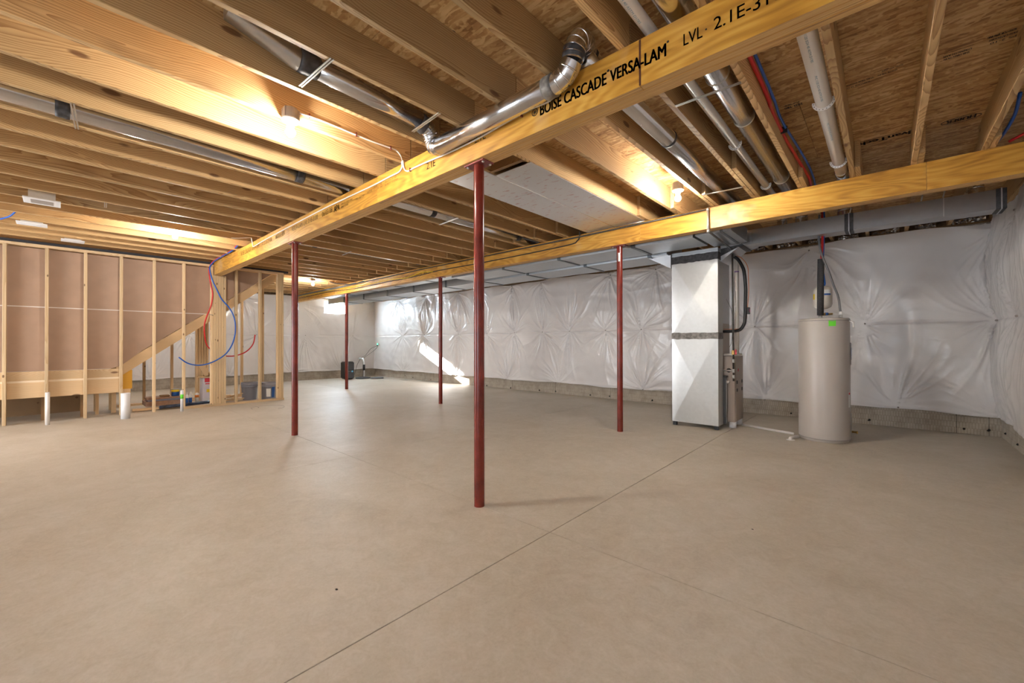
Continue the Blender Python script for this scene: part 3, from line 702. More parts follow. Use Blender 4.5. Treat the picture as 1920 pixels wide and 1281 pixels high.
# ---------------------------------------------------------------- beams
def beam(name, label, y0, xs_near, xs_mid, xs_far):
    b = thing(name, label, 'beam', ((xs_near[0] + xs_near[-1]) / 2, y0, BZ0))
    w = (.133) / 3
    for i, xs in enumerate((xs_near, xs_mid, xs_far)):
        for a, c in zip(xs[:-1], xs[1:]):
            box('laminated_board', a + .001, c - .001, y0 + w * i + .0004, y0 + w * (i + 1) - .0004, BZ0, BZ1, lvl_mat, b, bev=.0015, botmat=lvl_edge_mat)
    return b
beam1 = beam('support_beam', 'yellow laminated beam nearest the camera with large black lettering on its face', B1Y0, [-9.42, -5.636, -3.477, -.912, 1.06], [-9.42, -4.4, .1, 1.06], [-9.42, -6.9, -1.7, 1.06])
beam2 = beam('support_beam', 'yellow laminated beam farther back carrying the gas pipe, water heater behind it', B2Y0, [-13.9, -10.6, -6.475, -2.301, .279, 1.06], [-13.9, -8.2, -3.4, 1.06], [-13.9, -9.8, -4.9, .6, 1.06])
TY = B1Y0 - .0006
cz = 2.613
ring = lathe('printed_ring', [(.024, 0), (.024, .0004), (.019, .0004), (.019, 0)], ink, beam1, (-1.599, TY, cz), seg=28, axis='Y', capped=False)
text('printed_mark', '米', -1.613, cz - .014, .028, .028, TY, ink, beam1) if False else None
for a in range(4):
    an = a * math.pi / 4
    tube('printed_mark', [(-1.599 - .016 * math.cos(an), TY, cz - .016 * math.sin(an)), (-1.599 + .016 * math.cos(an), TY, cz + .016 * math.sin(an))], .0018, ink, beam1, seg=4)
text('lettering', 'BOISE CASCADE', -1.556, 2.576, .066, .452, TY, ink, beam1, bold=.04)
lathe('lettering', [(.007, 0), (.007, .0004)], ink, beam1, (-1.092, TY, 2.645), seg=12, axis='Y')
text('lettering', 'VERSA-LAM', -1.080, 2.577, .063, .300, TY, ink, beam1, bold=.04)
lathe('lettering', [(.006, 0), (.006, .0004)], ink, beam1, (-.770, TY, 2.642), seg=12, axis='Y')
text('lettering', 'LVL', -.696, 2.584, .056, .085, TY, ink, beam1, bold=.006)
lathe('lettering', [(.004, 0), (.004, .0004)], ink, beam1, (-.595, TY, 2.612), seg=12, axis='Y')
text('lettering', '2.1E-3100', -.562, 2.590, .056, .30, TY, ink, beam1, bold=.006)
text('lettering', '2.1E', -2.150, 2.598, .055, .115, TY, ink, beam1, bold=.004)
text('lettering', '2.1E', -2.715, 2.573, .055, .115, TY, ink, beam1, bold=.004)
text('lettering', 'APA', -4.36, 2.588, .062, .13, TY, ink, beam1, bold=.05)
for s, x, z, h, w in (('VERSA-LAM  LVL 2.1E-3100', -5.55, 2.600, .055, .78), ('06/03 08', -4.66, 2.600, .055, .26), ('SP/CS2 CSD-1040', -4.19, 2.622, .022, .24), ('PRL L266', -4.19, 2.592, .022, .15), ('PRL-266-CSP', -3.88, 2.60, .022, .17), ('AIDSA', -3.66, 2.61, .022, .1), ('LVL 2.1E-3100', -3.54, 2.632, .02, .15), ('ICC ESR-1040', -3.54, 2.606, .02, .16), ('Alexandria, LA  USA', -3.34, 2.630, .018, .19), ('06-08-21   11:27AM', -3.34, 2.602, .018, .21),
                      ('LVL 2.1E-3100', -6.72, 2.60, .05, .46), ('08/30/0', -6.12, 2.60, .05, .2), ('APA', -5.90, 2.60, .06, .12)):
    text('lettering', s, x, z, h, w, TY, ink_soft, beam1, bold=.012)
text('lettering', 'BOISE CASCADE VERSA-LAM', -7.69, 2.600, .066, .90, TY, ink, beam1, bold=.012)
box('joint_stain', -.918, -.908, B1Y0 - .0006, B1Y0 + .001, BZ0 + .004, BZ1 - .004, plain('dark_red_glue', (.07, .018, .012), .5), beam1)
T2 = B2Y0 - .0006
text('lettering', 'VERSA-LAM 2.1E-3100', -7.6, 2.585, .05, .62, T2, ink_soft, beam2, bold=.012)
text('lettering', 'APA', -6.92, 2.59, .055, .1, T2, ink, beam2, bold=.02)
text('lettering', 'PRL L266', -6.78, 2.60, .03, .16, T2, ink_soft, beam2, bold=.01)

# stamps on the subfloor (seen from below, reading mirrored as in the room)
def text_up(s, x0, x1, y, h, mt=ink, bold=.02):
    """stamp on the underside of the panels, its foot towards the camera (reads upside down from here)"""
    o = text('panel_stamp', s, x1, ZS - .0006, h, x1 - x0, y, mt, ce, bold=bold, rot=(0, 0, 0))
    o.scale = (-1, 1, 1)
    return o
text_up('AdvanTech', -.15, .27, 4.80, .075, bold=.05)
box('panel_stamp', -.15, .20, 4.775, 4.782, ZS - .0008, ZS - .0003, ink, ce)
text_up('HUBER', .385, .545, 4.80, .06, bold=.05)
tube('panel_stamp', [(.465 + .11 * math.cos(t * .2618), 4.83 + .055 * math.sin(t * .2618), ZS - .001) for t in range(25)], .0025, ink, ce, seg=4)
text_up('THIS SIDE DOWN', -.19, -.04, 3.66, .022); text_up('SUBFLOOR 24 OC', -.19, -.06, 3.70, .02)
text_up('SPACE 1/8 IN', -.02, .075, 3.66, .02); text_up('EDGES AND ENDS', 0.0, .10, 3.62, .018)
text_up('STRENGTH AXIS', .285, .405, 3.70, .022, bold=.04); text_up('THIS DIRECTION', .29, .40, 3.735, .022, bold=.04)
box('panel_stamp', .285, .41, 3.672, 3.675, ZS - .0008, ZS - .0003, ink, ce)
text_up('SIZED FOR SPACING', .46, .57, 3.64, .022, bold=.04); text_up('23/32 CATEGORY', .47, .58, 3.68, .022, bold=.04); text_up('PS 2-10', .48, .58, 3.72, .02, bold=.04)
text_up('TOP SIDE', -.545, -.45, 3.66, .022, bold=.04); text_up('23/32  T&G', -.55, -.44, 3.70, .03, bold=.06)
text_up('OC 19  32', -1.93, -1.81, 1.50, .03, bold=.04)

# ---------------------------------------------------------------- steel columns
def column(label, x, y, sticker=False):
    c = thing('steel_column', label, 'column', (x, y, 0), 'red steel columns under the beams')
    lathe('post', [(.038, 0), (.038, 2.474)], red_mat, c, (x, y, 0), seg=36)
    autosmooth(c.children[0].data, 40)
    box('cap_plate', x - .10, x + .10, y - .055, y + .055, 2.4745, 2.4845, redplate_mat, c, bev=.001)
    for dx in (-.08, .08):
        for dy in (-.035, .035): lathe('bolt', [(.009, 0), (.009, -.008), (.005, -.010)], steel_mat, c, (x + dx, y + dy, 2.474), seg=8)
    if sticker:
        bm = bmesh.new(); pts = []
        for k in range(6):
            an = -math.pi / 2 + .25 + (k / 5 - .5) * .7
            pts.append((.0386 * math.cos(an), .0386 * math.sin(an)))
        vs = [[bm.verts.new((a, b_, z)) for a, b_ in pts] for z in (2.27, 2.385)]
        for k in range(5): bm.faces.new((vs[0][k], vs[0][k + 1], vs[1][k + 1], vs[1][k]))
        put('sticker', mesh_of(bm, 'sticker', True), white_lab, c, (x, y, 0))
    return c
column('red steel column nearest the camera, standing full height in the middle of the view', -2.183, 2.058)
column('red steel column left of the nearest one, between it and the stud wall', -5.645, 2.058)
column('red steel column beside the sheet-metal furnace duct, white sticker near its top', -2.62, 5.052, True)
column('red steel column just left of the nearest one, by the sunlit patch', -6.46, 5.05)
column('farthest red steel column in front of the black dehumidifier', -10.35, 5.04, False)

# ---------------------------------------------------------------- stud partition by the stairs
SX0, SX1 = -9.49, -9.40
sw = thing('stud_wall', 'open pine stud wall at left with brown sheathing behind its studs', 'wall', (-9.45, 1.3, 0))
def stud(y, z0=.04, z1=2.64, x0=SX0, x1=SX1, t=.038, nm='stud', mt=stud_mat): return box(nm, x0, x1, y - t / 2, y + t / 2, z0, z1, mt, sw, bev=.003)
for y in (-.92, -.515, -.11, .299, .713, 1.13, 1.54): stud(y, 0.0 if y < 1.3 else .04)
for i in range(6): stud(1.958 + i * .0405, .04, 2.484 if i > 0 else 2.64)
stud(2.356); stud(2.77); 
for i in range(3): stud(3.103 + i * .0405)
box('top_plate', SX0, SX1, -1.6, 1.98, 2.641, 2.679, plate_mat, sw, bev=.0015)
box('top_plate', SX0, SX1, 2.12, 3.205, 2.641, 2.679, plate_mat, sw, bev=.0015)
box('bottom_plate', SX0, SX1, 1.50, 3.215, 0.0, .038, plate_mat, sw, bev=.0015)
box('foam_gasket', SX0 + .01, SX1 - .005, -1.6, 1.97, 2.681, 2.722, foamgasket, sw)
box('foam_gasket', SX0 + .01, SX1 - .02, 2.13, 3.30, 2.681, 2.718, foamgasket, sw)

# staircase behind the stud wall: landing, sloping stringers, brown sheathing above
st = thing('staircase', 'wooden stair framing behind the stud wall with sloping stringer and low landing', 'stairs', (-9.9, 1.0, 0))
XA = -9.512
sl = .775; zo = .885; yo = .76
def zu(y): return zo + sl * (y - yo)
prism('sheathing_panel', [(-1.6, .775), (.60, .775), (.72, .82)] + [(y, zu(y) + .012) for y in (1.0, 1.4, 1.8, 2.2, 2.6, 3.0)] + [(3.12, 2.63), (-1.6, 2.63)], .008, fboard, st, (XA, 0, 0))
box('seam_tape', XA + .0045, XA + .006, -1.6, 1.89, 1.738, 1.752, whiteline, st)
prism('stringer', [(.66, .60), (.66, zu(.66)), (3.0, zu(3.0)), (3.08, 2.63), (3.14, 2.63), (3.14, zu(3.14) - .19)], .036, wood('pine_stringer', 'Y', (0.72, 0.52, 0.30), (0.58, 0.37, 0.18), freq=36, dist=2.5), st, (XA - .002 + .024 - .026 - .02, 0, 0))
box('landing_rim', XA - .02, XA + .018, -1.6, .695, .625, .77, plate_mat, st, bev=.002)
box('landing_rim', XA - .02, XA + .018, -1.6, .695, .372, .612, plate_mat, st, bev=.002)
box('ledger', XA + .018, XA + .0215, -1.6, .695,     .604, .634, plain('lit_ledge_tone', (.82, .68, .5), .6), st, bev=.001)  # paler colour stands in for light caught on the ledge's top
box('landing_deck', -10.55, XA - .022, -1.6, .70, .59, .61, osb_mat, st)
box('landing_rim', -10.58, -10.54, -1.6, .70, .37, .60, plate_mat, st)
box('shade_panel', -10.54, -10.52, -1.6, .30, .0, .59, rim_mat, st)  # dark panels added so the space under the landing stays in shade
box('shade_panel', -10.52, -9.80, .285, .30, .33, .59, rim_mat, st)
for y in (-.9, -.15, .27): box('landing_post', -9.75, -9.66, y - .019, y + .019, 0, .59, rim_mat, st)
for x in (-9.85, -10.3):
    box('landing_post', x - .045, x + .045, .43, .47, 0, .59, stud_mat, st)
    box('landing_post', x - .045, x + .045, .62, .68, 0, .59, stud_mat, st)
box('edge_board', -9.56, -9.545, .72, .86, .42, .74, yellow_ply, st)
box('edge_board', -9.58, -9.54, .70, .84, .03, .42, stud_mat, st)
# second row of framing on the far side of the stair
XS = -10.62
for y, zt in ((1.13, 1.05), (1.55, 1.38), (2.77, 2.33)): box('stud', XS - .09, XS, y - .019, y + .019, .038, zt, stud_mat, st, bev=.001)
for i in range(5): box('stud', XS - .09, XS, 1.935 + i * .045, 1.973 + i * .045, .038, 2.10, stud_mat, st, bev=.001)
for y in (2.99, 3.03, 3.35): box('stud', -10.2, -10.11, y - .019, y + .019, .038, 2.66, stud_mat, st, bev=.001)
box('bottom_plate', XS - .09, XS, .75, 3.0, 0, .038, plate_mat, st)
prism('stringer', [(.66, .60), (.66, zu(.66)), (3.0, zu(3.0)), (3.08, 2.63), (3.14, 2.63), (3.14, zu(3.14) - .28)], .036, bpy.data.materials['pine_stringer'], st, (-10.55, 0, 0))
for i in range(9):
    y0 = .74 + i * .262; z0 = .60 + i * .203 + .31
    if i < 8: box('tread', -10.53, XA - .045, y0, y0 + .27, z0 - .025, z0, stud_mat, st)
    box('riser', -10.53, XA - .045, y0, y0 + .018, z0 - .20, z0 - .026, stud_mat, st)
# brown wall lining the stair on the far side
# ---------------------------------------------------------------- stub pipes in front of the stud wall
p = lathe('stub_pipe', [(.024, 0), (.024, .475), (.020, .475), (.020, .40)], pvc_mat, None, (-9.07, -.095, 0), seg=20)
tag(p, 'thin cream pipe stub rising from the slab by the second stud from the left', 'pipe')
p = lathe('stub_pipe', [(.057, 0), (.057, .405), (.050, .405), (.050, .34)], pvc_white, None, (-8.90, .725, 0), seg=28)
tag(p, 'thick bright white pipe stub at the foot of the stair stringer', 'pipe')
sp = thing('stub_pipe', 'thin white pipe stub with a green tape band in front of the stud wall', 'pipe', (-9.09, 1.46, 0))
lathe('pipe', [(.022, 0), (.022, .372), (.018, .372), (.018, .3)], pvc_white, sp, (-9.09, 1.46, 0), seg=20)
lathe('tape_band', [(.0235, .225), (.0235, .30)], green_lab, sp, (-9.09, 1.46, 0), seg=20)

# ---------------------------------------------------------------- things on the floor by the stairs
ct = thing('carton', 'tall white carton with red print and a yellow sticker beneath the stair studs', 'box', (-9.95, 2.02, 0))
box('carton_body', -10.10, -9.84, 1.90, 2.13, 0, .52, carton_mat, ct, bev=.004)
box('carton_foot', -10.08, -9.83, 1.91, 2.14, .0, .12, plain('clear_film', (.75, .74, .76), .2), ct)
box('red_print', -9.839, -9.8385, 1.93, 2.03, .43, .51, red_lab, ct); box('red_print', -9.839, -9.8385, 1.94, 2.01, .39, .41, red_lab, ct)
box('blue_print', -9.839, -9.8385, 2.06, 2.12, .46, .51, blue_lab, ct)
box('sticker', -9.8378, -9.8370, 1.96, 2.02, .235, .295, yellow_lab, ct)
t = box('wood_shelf_board', -10.12, -9.80, 1.86, 2.14, .521, .54, stud_mat, None); tag(t, 'short pine board lying on the tall white carton', 'board')
t = box('wood_offcut', -10.05, -9.85, 1.95, 2.14, .5405, .60, rim_mat, None, bev=.004); tag(t, 'dark wooden offcut on the board above the white carton', 'offcut')
t = box('wood_offcut', -10.05, -9.83, 1.94, 2.16, .6005, .625, stud_mat, None, bev=.003); tag(t, 'pale board offcut topmost on the white carton pile', 'offcut')
t = prism('wood_offcut', [(-.09, .12), (.03, -.12), (.09, -.10), (.07, .02), (-.01, .16)], .02, plate_mat, None, (-9.83, 1.90, .665)); tag(t, 'jagged pale wood offcut leaning at the edge of the pile on the white carton', 'offcut')

def bucket(label, x, y, group='grey buckets by the stud wall'):
    b = thing('bucket', label, 'bucket', (x, y, 0), group)
    lathe('body', [(.128, .0), (.132, .01), (.148, .27), (.156, .275), (.156, .285), (.149, .29), (.151, .31), (.160, .312), (.160, .325), (.153, .33), (.155, .36), (.158, .365), (.150, .366), (.146, .33), (.125, .01)], bucket_mat, b, (x, y, .0385 if x > -9.6 else 0), seg=32)
    return b
b1 = bucket('grey plastic bucket in the group of two, left one, plain side', -10.0, 2.74)
b2 = bucket('grey plastic bucket with white and blue label beside the end of the stud wall', -9.72, 3.02)
def curved_label(parent, x, y, r0, r1, z0, z1, a0, a1, mt, nm='label'):
    bm = bmesh.new(); n = 8
    vs = [[bm.verts.new((r * math.cos(a0 + (a1 - a0) * k / n), r * math.sin(a0 + (a1 - a0) * k / n), z)) for k in range(n + 1)] for r, z in ((r0, z0), (r1, z1))]
    for k in range(n): bm.faces.new((vs[0][k], vs[0][k + 1], vs[1][k + 1], vs[1][k]))
    return put(nm, mesh_of(bm, nm, True), mt, parent, (x, y, 0))
curved_label(b2, -9.72, 3.02, .137, .149, .07, .24, -.6, -.05, white_lab)
curved_label(b2, -9.72, 3.02, .137, .151, .05, .27, .1, .55, blue_lab)

pc = thing('paint_can', 'yellow and blue can standing on the flat cartons under the stair', 'can', (-9.95, 1.50, .20))
lathe('body', [(.06, 0), (.06, .12)], blue_lab, pc, (-9.95, 1.50, .201), seg=24)
lathe('band', [(.0606, .075), (.0606, .118)], yellow_lab, pc, (-9.95, 1.50, .201), seg=24)
lathe('lid', [(.061, .12), (.061, .128), (.05, .128)], steel_mat, pc, (-9.95, 1.50, .201), seg=24)
t = box('flat_carton', -10.25, -9.80, 1.06, 1.58, .055, .135, board_brown, None, bev=.004); tag(t, 'flat brown carton lowest in the stack under the stair', 'box')
t = box('flat_carton', -10.2, -9.84, 1.10, 1.56, .136, .165, plain('grey_blue_carton', (.2, .22, .30), .5), None, bev=.003); tag(t, 'flat grey-blue carton in the middle of the stack under the stair', 'box')
t = box('flat_carton', -10.18, -9.86, 1.08, 1.56, .166, .20, board_brown, None, bev=.003); tag(t, 'thin brown carton topmost in the stack under the stair', 'box')
t = box('wood_offcut', -10.0, -9.9, 1.27, 1.41, .2005, .235, rim_mat, None, bev=.01); tag(t, 'small dark wood block on the flat cartons beside the paint can', 'offcut')
t = box('pine_board', -9.72, -9.62, .87, 1.56, .01, .05, plate_mat, None, bev=.002); tag(t, 'whitish pine board on the floor in front of the flat cartons', 'board')
t = tube('film_roll', [(-9.56, 1.22, .05), (-9.70, 2.05, .06)], .03, bluepack, None, seg=10); tag(t, 'long dark blue film-wrapped roll on the floor under the stair', 'roll')
t = box('tile_pack', -9.86, -9.66, 1.78, 2.06, .0, .085, bluepack, None, bev=.004) if False else None
for i, (x, y) in enumerate(((-9.86, 1.66), (-9.90, 1.72))):
    q = thing('caulk_tube', ('white and blue sealant tube standing upright, left of two beside the stud', 'white and blue sealant tube standing upright, right of two beside the stud')[i], 'tube', (x, y, 0), 'sealant tubes under the stair')
    lathe('body', [(.024, 0), (.024, .20), (.008, .215), (.005, .26)], white_lab, q, (x, y, .0), seg=16)
    lathe('band', [(.0246, .04), (.0246, .15)], blue_lab, q, (x, y, .0), seg=16)
q = thing('spray_can', 'white and orange can beside the tall white carton', 'can', (-10.12, 1.86, 0))
lathe('body', [(.033, 0), (.033, .19), (.02, .21)], white_lab, q, (-10.12, 1.86, 0), seg=16)
lathe('band', [(.0336, .12), (.0336, .17)], orange_lab, q, (-10.12, 1.86, 0), seg=16)
rs = random.Random(3)
for i, (lab) in enumerate(('pale wood sliver lowest in the scrap pile by the buckets', 'pale wood sliver crossing the scrap pile toward the buckets', 'pale wood sliver leaning on the scrap pile left of the buckets', 'pale wood sliver on top of the scrap pile left of the buckets')):
    x, y = -9.95 + rs.uniform(-.05, .05), 2.45 + i * .03
    an = rs.uniform(-.8, .8)
    t = tube('wood_scrap', [(x - .15 * math.sin(an), y - .16 * math.cos(an), .02 + i * .024), (x + .15 * math.sin(an), y + .16 * math.cos(an), .02 + i * .024 + (.07 if i > 1 else 0))], .012, stud_mat, None, seg=4, smooth=False); tag(t, lab, 'offcut')
t = box('pine_board', -10.9, -10.8, 1.55, 2.6, .0, .04, plate_mat, None); tag(t, 'long pine board on the floor behind the far stair framing', 'board')

# red and blue loops on the stud wall
red = [(-7.75, 1.955, 2.80), (-8.0, 1.955, 2.762), (-8.45, 1.955, 2.745), (-8.9, 1.955, 2.742), (-9.2, 1.95, 2.735), (-9.34, 1.94, 2.70), (-9.36, 1.904, 2.596), (-9.355, 1.905, 2.457), (-9.35, 1.929, 2.274), (-9.35, 1.954, 2.122), (-9.35, 1.938, 1.941), (-9.35, 1.903, 1.808), (-9.36, 1.863, 1.681), (-9.38, 1.835, 1.54), (-9.42, 1.845, 1.373), (-9.48, 1.874, 1.224), (-9.56, 1.93, 1.12), (-9.57, 2.04, 1.02), (-9.57, 2.184, .952), (-9.57, 2.28, .938), (-9.57, 2.38, .946), (-9.57, 2.52, .996), (-9.57, 2.625, 1.083), (-9.57, 2.695, 1.207), (-9.57, 2.72, 1.368)]
blue = [(-7.62, 1.965, 2.82), (-7.85, 1.96, 2.765), (-8.1, 1.955, 2.738), (-8.5, 1.955, 2.735), (-8.9, 1.955, 2.73), (-9.2, 1.955, 2.72), (-9.34, 1.945, 2.69), (-9.34, 1.906, 2.605), (-9.33, 1.923, 2.466), (-9.32, 1.959, 2.33), (-9.31, 2.019, 2.182), (-9.31, 2.078, 2.045), (-9.31, 2.142, 1.957), (-9.31, 2.211, 1.869), (-9.31, 2.272, 1.746), (-9.31, 2.307, 1.583), (-9.31, 2.307, 1.38), (-9.31, 2.258, 1.17), (-9.31, 2.16, .997), (-9.31, 2.016, .879), (-9.31, 1.865, .808), (-9.31, 1.716, .791), (-9.31, 1.569, .837), (-9.31, 1.449, .944)]
q = thing('water_tube', 'red plastic water tube looping down the post at the end of the near beam', 'tube', (-9.35, 1.95, .94))
tube('tubing', red, .0115, redpex, q, sp=4, seg=8); tube('strap', [(-9.35, 1.885, 1.745), (-9.39, 1.97, 1.72)], .006, steel_mat, q, seg=6)
q = thing('water_tube', 'blue water tube curling in front of the post at the near beam end', 'tube', (-9.31, 2.0, .79))
tube('tubing', blue, .0115, bluepex, q, sp=4, seg=8); tube('strap', [(-9.31, 2.14, 1.955), (-9.35, 2.22, 2.02)], .006, steel_mat, q, seg=6)
for yy, cmat, lab in ((-.42, bluepex, 'blue water tube crossing under the joists at the far left edge'),):
    t = tube('water_tube', [(-8.4, -.62, 2.71), (-8.0, -.47, 2.712), (-7.83, -.39, 2.73), (-7.75, -.33, 2.80)], .009, cmat, None, sp=4, seg=8); tag(t, lab, 'tube')

# ---------------------------------------------------------------- bulbs
def bulb(label, x, y, z):
    q = thing('ceiling_lamp', label, 'lamp', (x, y, z + .17), 'bare bulbs in keyless holders')
    lathe('junction_box', [(.045, .155), (.048, .15), (.052, .085), (.05, .082)], boxgrey, q, (x, y, z), seg=24)
    for k in range(6):
        a = k * math.pi / 3
        box('box_rib', x + .048 * math.cos(a) - .006, x + .048 * math.cos(a) + .006, y + .048 * math.sin(a) - .006, y + .048 * math.sin(a) + .006, z + .085, z + .15, boxgrey, q)
    lathe('lampholder', [(.057, .083), (.057, .076), (.05, .068), (.028, .062), (.024, .045), (.022, .035)], porcelain, q, (x, y, z), seg=28)
    lathe('bulb', [(0.0, -.034), (.014, -.031), (.025, -.021), (.030, -.006), (.028, .008), (.020, .022), (.014, .036)], bulb_mat, q, (x, y, z), seg=20)
    return q
bulb('glowing bare bulb nearest the camera, left of the near beam', -2.985, 1.06, 2.62)
bulb('glowing bare bulb over the brown sheathed stud wall', -7.18, 1.075, 2.65)
bulb('farthest glowing bare bulb, seen past the end of the stud wall', -10.28, 4.16, 2.63)
bulb('added fill-light bulb, out of view beyond the brown sheathing on the far side of the stairs', -12.2, 1.0, 2.65)  # added out of view to brighten the area past the stairs
bulb('glowing bare bulb between the two beams above the furnace', -1.535, 4.2, 2.645)

# ---------------------------------------------------------------- cables
def staple(par, p, ax='x'):
    d = .009
    a, b_ = ((-d, 0), (d, 0)) if ax == 'x' else ((0, -d), (0, d))
q = thing('cable', 'white electrical cable stapled along the near beam under its round duct', 'cable', (-2.3, 1.976, 2.6))
tube('cable_run', [(-1.40, 1.95, 2.69), (-1.43, 1.972, 2.66), (-1.481, 1.976, 2.633), (-1.605, 1.976, 2.638), (-1.783, 1.976, 2.635), (-2.084, 1.976, 2.618), (-2.282, 1.976, 2.616), (-2.473, 1.976, 2.619), (-2.703, 1.976, 2.630), (-2.886, 1.976, 2.634), (-2.964, 1.976, 2.631), (-3.019, 1.976, 2.665), (-3.032, 1.97, 2.74)], .0065, cable_mat, q, sp=4, seg=8)
for x in (-1.7, -2.2, -2.93): box('staple', x - .004, x + .004, 1.967, 1.984, 2.618, 2.648, redplate_mat, q)
q = thing('cable', 'white electrical cable along the near beam, from the nearest bulb towards the stud wall', 'cable', (-5.0, 1.976, 2.66))
tube('cable_run', [(-3.045, 1.97, 2.74), (-3.05, 1.976, 2.70), (-3.075, 1.976, 2.672), (-3.117, 1.976, 2.661), (-3.254, 1.976, 2.662), (-3.482, 1.976, 2.659), (-3.73, 1.976, 2.662), (-4.058, 1.976, 2.668), (-4.556, 1.976, 2.676), (-4.985, 1.976, 2.674), (-5.56, 1.976, 2.67), (-6.449, 1.976, 2.661), (-7.0, 1.976, 2.645), (-7.05, 1.976, 2.66), (-7.07, 1.97, 2.72), (-7.06, 1.955, 2.78)], .0065, cable_mat, q, sp=4, seg=8)
q = thing('cable', 'white electrical cable running along a joist to the nearest bulb', 'cable', (-3.028, 1.5, 2.8))
tube('cable_run', [(-3.036, 1.966, 2.70), (-3.034, 1.955, 2.76), (-3.029, 1.92, 2.795), (-3.029, 1.87, 2.804), (-3.029, 1.696, 2.798), (-3.029, 1.548, 2.799), (-3.029, 1.275, 2.803), (-3.02, 1.13, 2.79)], .0065, cable_mat, q, sp=4, seg=8)
for y in (1.85, 1.55, 1.2): box('staple', -3.0365, -3.021, y - .004, y + .004, 2.785, 2.818, redplate_mat, q)
q = thing('cable', 'white electrical cable sagging to the bulb over the stud wall', 'cable', (-7.1, 1.5, 2.75))
tube('cable_run', [(-7.06, 1.955, 2.78), (-7.10, 1.7, 2.735), (-7.13, 1.4, 2.745), (-7.15, 1.14, 2.78)], .006, cable_mat, q, sp=5, seg=8)
q = thing('cable', 'black cable stapled along the middle of the farther beam below the gas pipe', 'cable', (-6, 4.975, 2.6))
tube('cable_run', [(-3.18, 4.95, 2.76), (-3.197, 4.972, 2.72), (-3.242, 4.977, 2.645), (-3.491, 4.977, 2.605), (-5.158, 4.977, 2.593), (-6.428, 4.977, 2.602), (-7.155, 4.977, 2.573), (-8.44, 4.977, 2.571), (-9.765, 4.977, 2.558), (-11.367, 4.977, 2.60), (-13.345, 4.977, 2.572)], .008, black_mat, q, sp=4, seg=8)
q = thing('cable', 'yellowish cable waving beside the black one on the farther beam, far half', 'cable', (-9, 4.96, 2.6))
tube('cable_run', [(-6.6, 4.965, 2.60), (-7.0, 4.965, 2.63), (-7.5, 4.965, 2.575), (-8.2, 4.965, 2.61), (-9.3, 4.965, 2.60), (-10.5, 4.965, 2.63), (-12.0, 4.965, 2.62), (-13.6, 4.965, 2.64)], .007, yellow_lab, q, sp=4, seg=8)
q = thing('cable', 'loose black cable end drooping from the joists above the far bulb', 'cable', (-10, 4.9, 2.7))
tube('cable_run', [(-9.3, 4.955, 2.69), (-9.72, 4.955, 2.672), (-10.05, 4.94, 2.685), (-10.2, 4.85, 2.70), (-10.3, 4.7, 2.715), (-10.4, 4.5, 2.78)], .012, black_mat, q, sp=4, seg=8)
q = thing('cable', 'bundle of dark cables along the top of the farther beam at its far end', 'cable', (-11.6, 4.95, 2.66))
for i in range(3): tube('cable_run', [(-9.7, 4.965 - .004 * i, 2.665 + .012 * i), (-10.8, 4.955, 2.64 + .02 * i), (-12.2, 4.96, 2.655 + .014 * i), (-13.7, 4.96, 2.63 + .02 * i)], .009, greyconduit, q, sp=4, seg=8)

# gas pipe
q = thing('gas_pipe', 'dark iron gas pipe along the farther beam, turning down to the furnace', 'pipe', (-1.5, 4.96, 2.7))
tube('pipe_run', [(-13.6, 4.96, 2.655), (-9.7, 4.96, 2.668), (-6.66, 4.96, 2.690), (-3.08, 4.96, 2.690), (-1.50, 4.96, 2.703)], .011, darkpipe_mat, q, seg=10)
lathe('elbow', [(0, -.02), (.017, -.016), (.018, 0), (.017, .016), (0, .02)], steel_mat, q, (-1.477, 4.958, 2.70), seg=14)
tube('pipe_drop', [(-1.475, 4.958, 2.69), (-1.473, 4.958, 2.47)], .0115, steel_mat, q, seg=10)
lathe('elbow', [(0, -.02), (.017, -.016), (.018, 0), (.017, .016), (0, .02)], steel_mat, q, (-1.473, 4.96, 2.455), seg=14)
tube('pipe_run', [(-1.473, 4.97, 2.452), (-1.525, 6.16, 2.452)], .0115, darkpipe_mat, q, seg=10)
lathe('elbow', [(0, -.02), (.018, -.016), (.019, 0), (.018, .016), (0, .02)], darkpipe_mat, q, (-1.527, 6.175, 2.45), seg=14)
tube('pipe_drop', [(-1.527, 6.18, 2.44), (-1.518, 6.18, .66)], .012, darkpipe_mat, q, seg=10)
box('valve_body', -1.538, -1.504, 6.16, 6.20, 1.02, 1.08, brass_mat, q, bev=.004)
box('valve_handle', -1.495, -1.475, 6.15, 6.17, 1.02, 1.09, red_lab, q, bev=.003)
for z in (.935, .80, .72): lathe('fitting', [(.016, -.025), (.019, -.022), (.019, .022), (.016, .025)], steel_mat, q, (-1.519, 6.18, z), seg=12)
tube('pipe_branch', [(-1.52, 6.18, .80), (-1.66, 6.20, .80)], .011, steel_mat, q, seg=10)

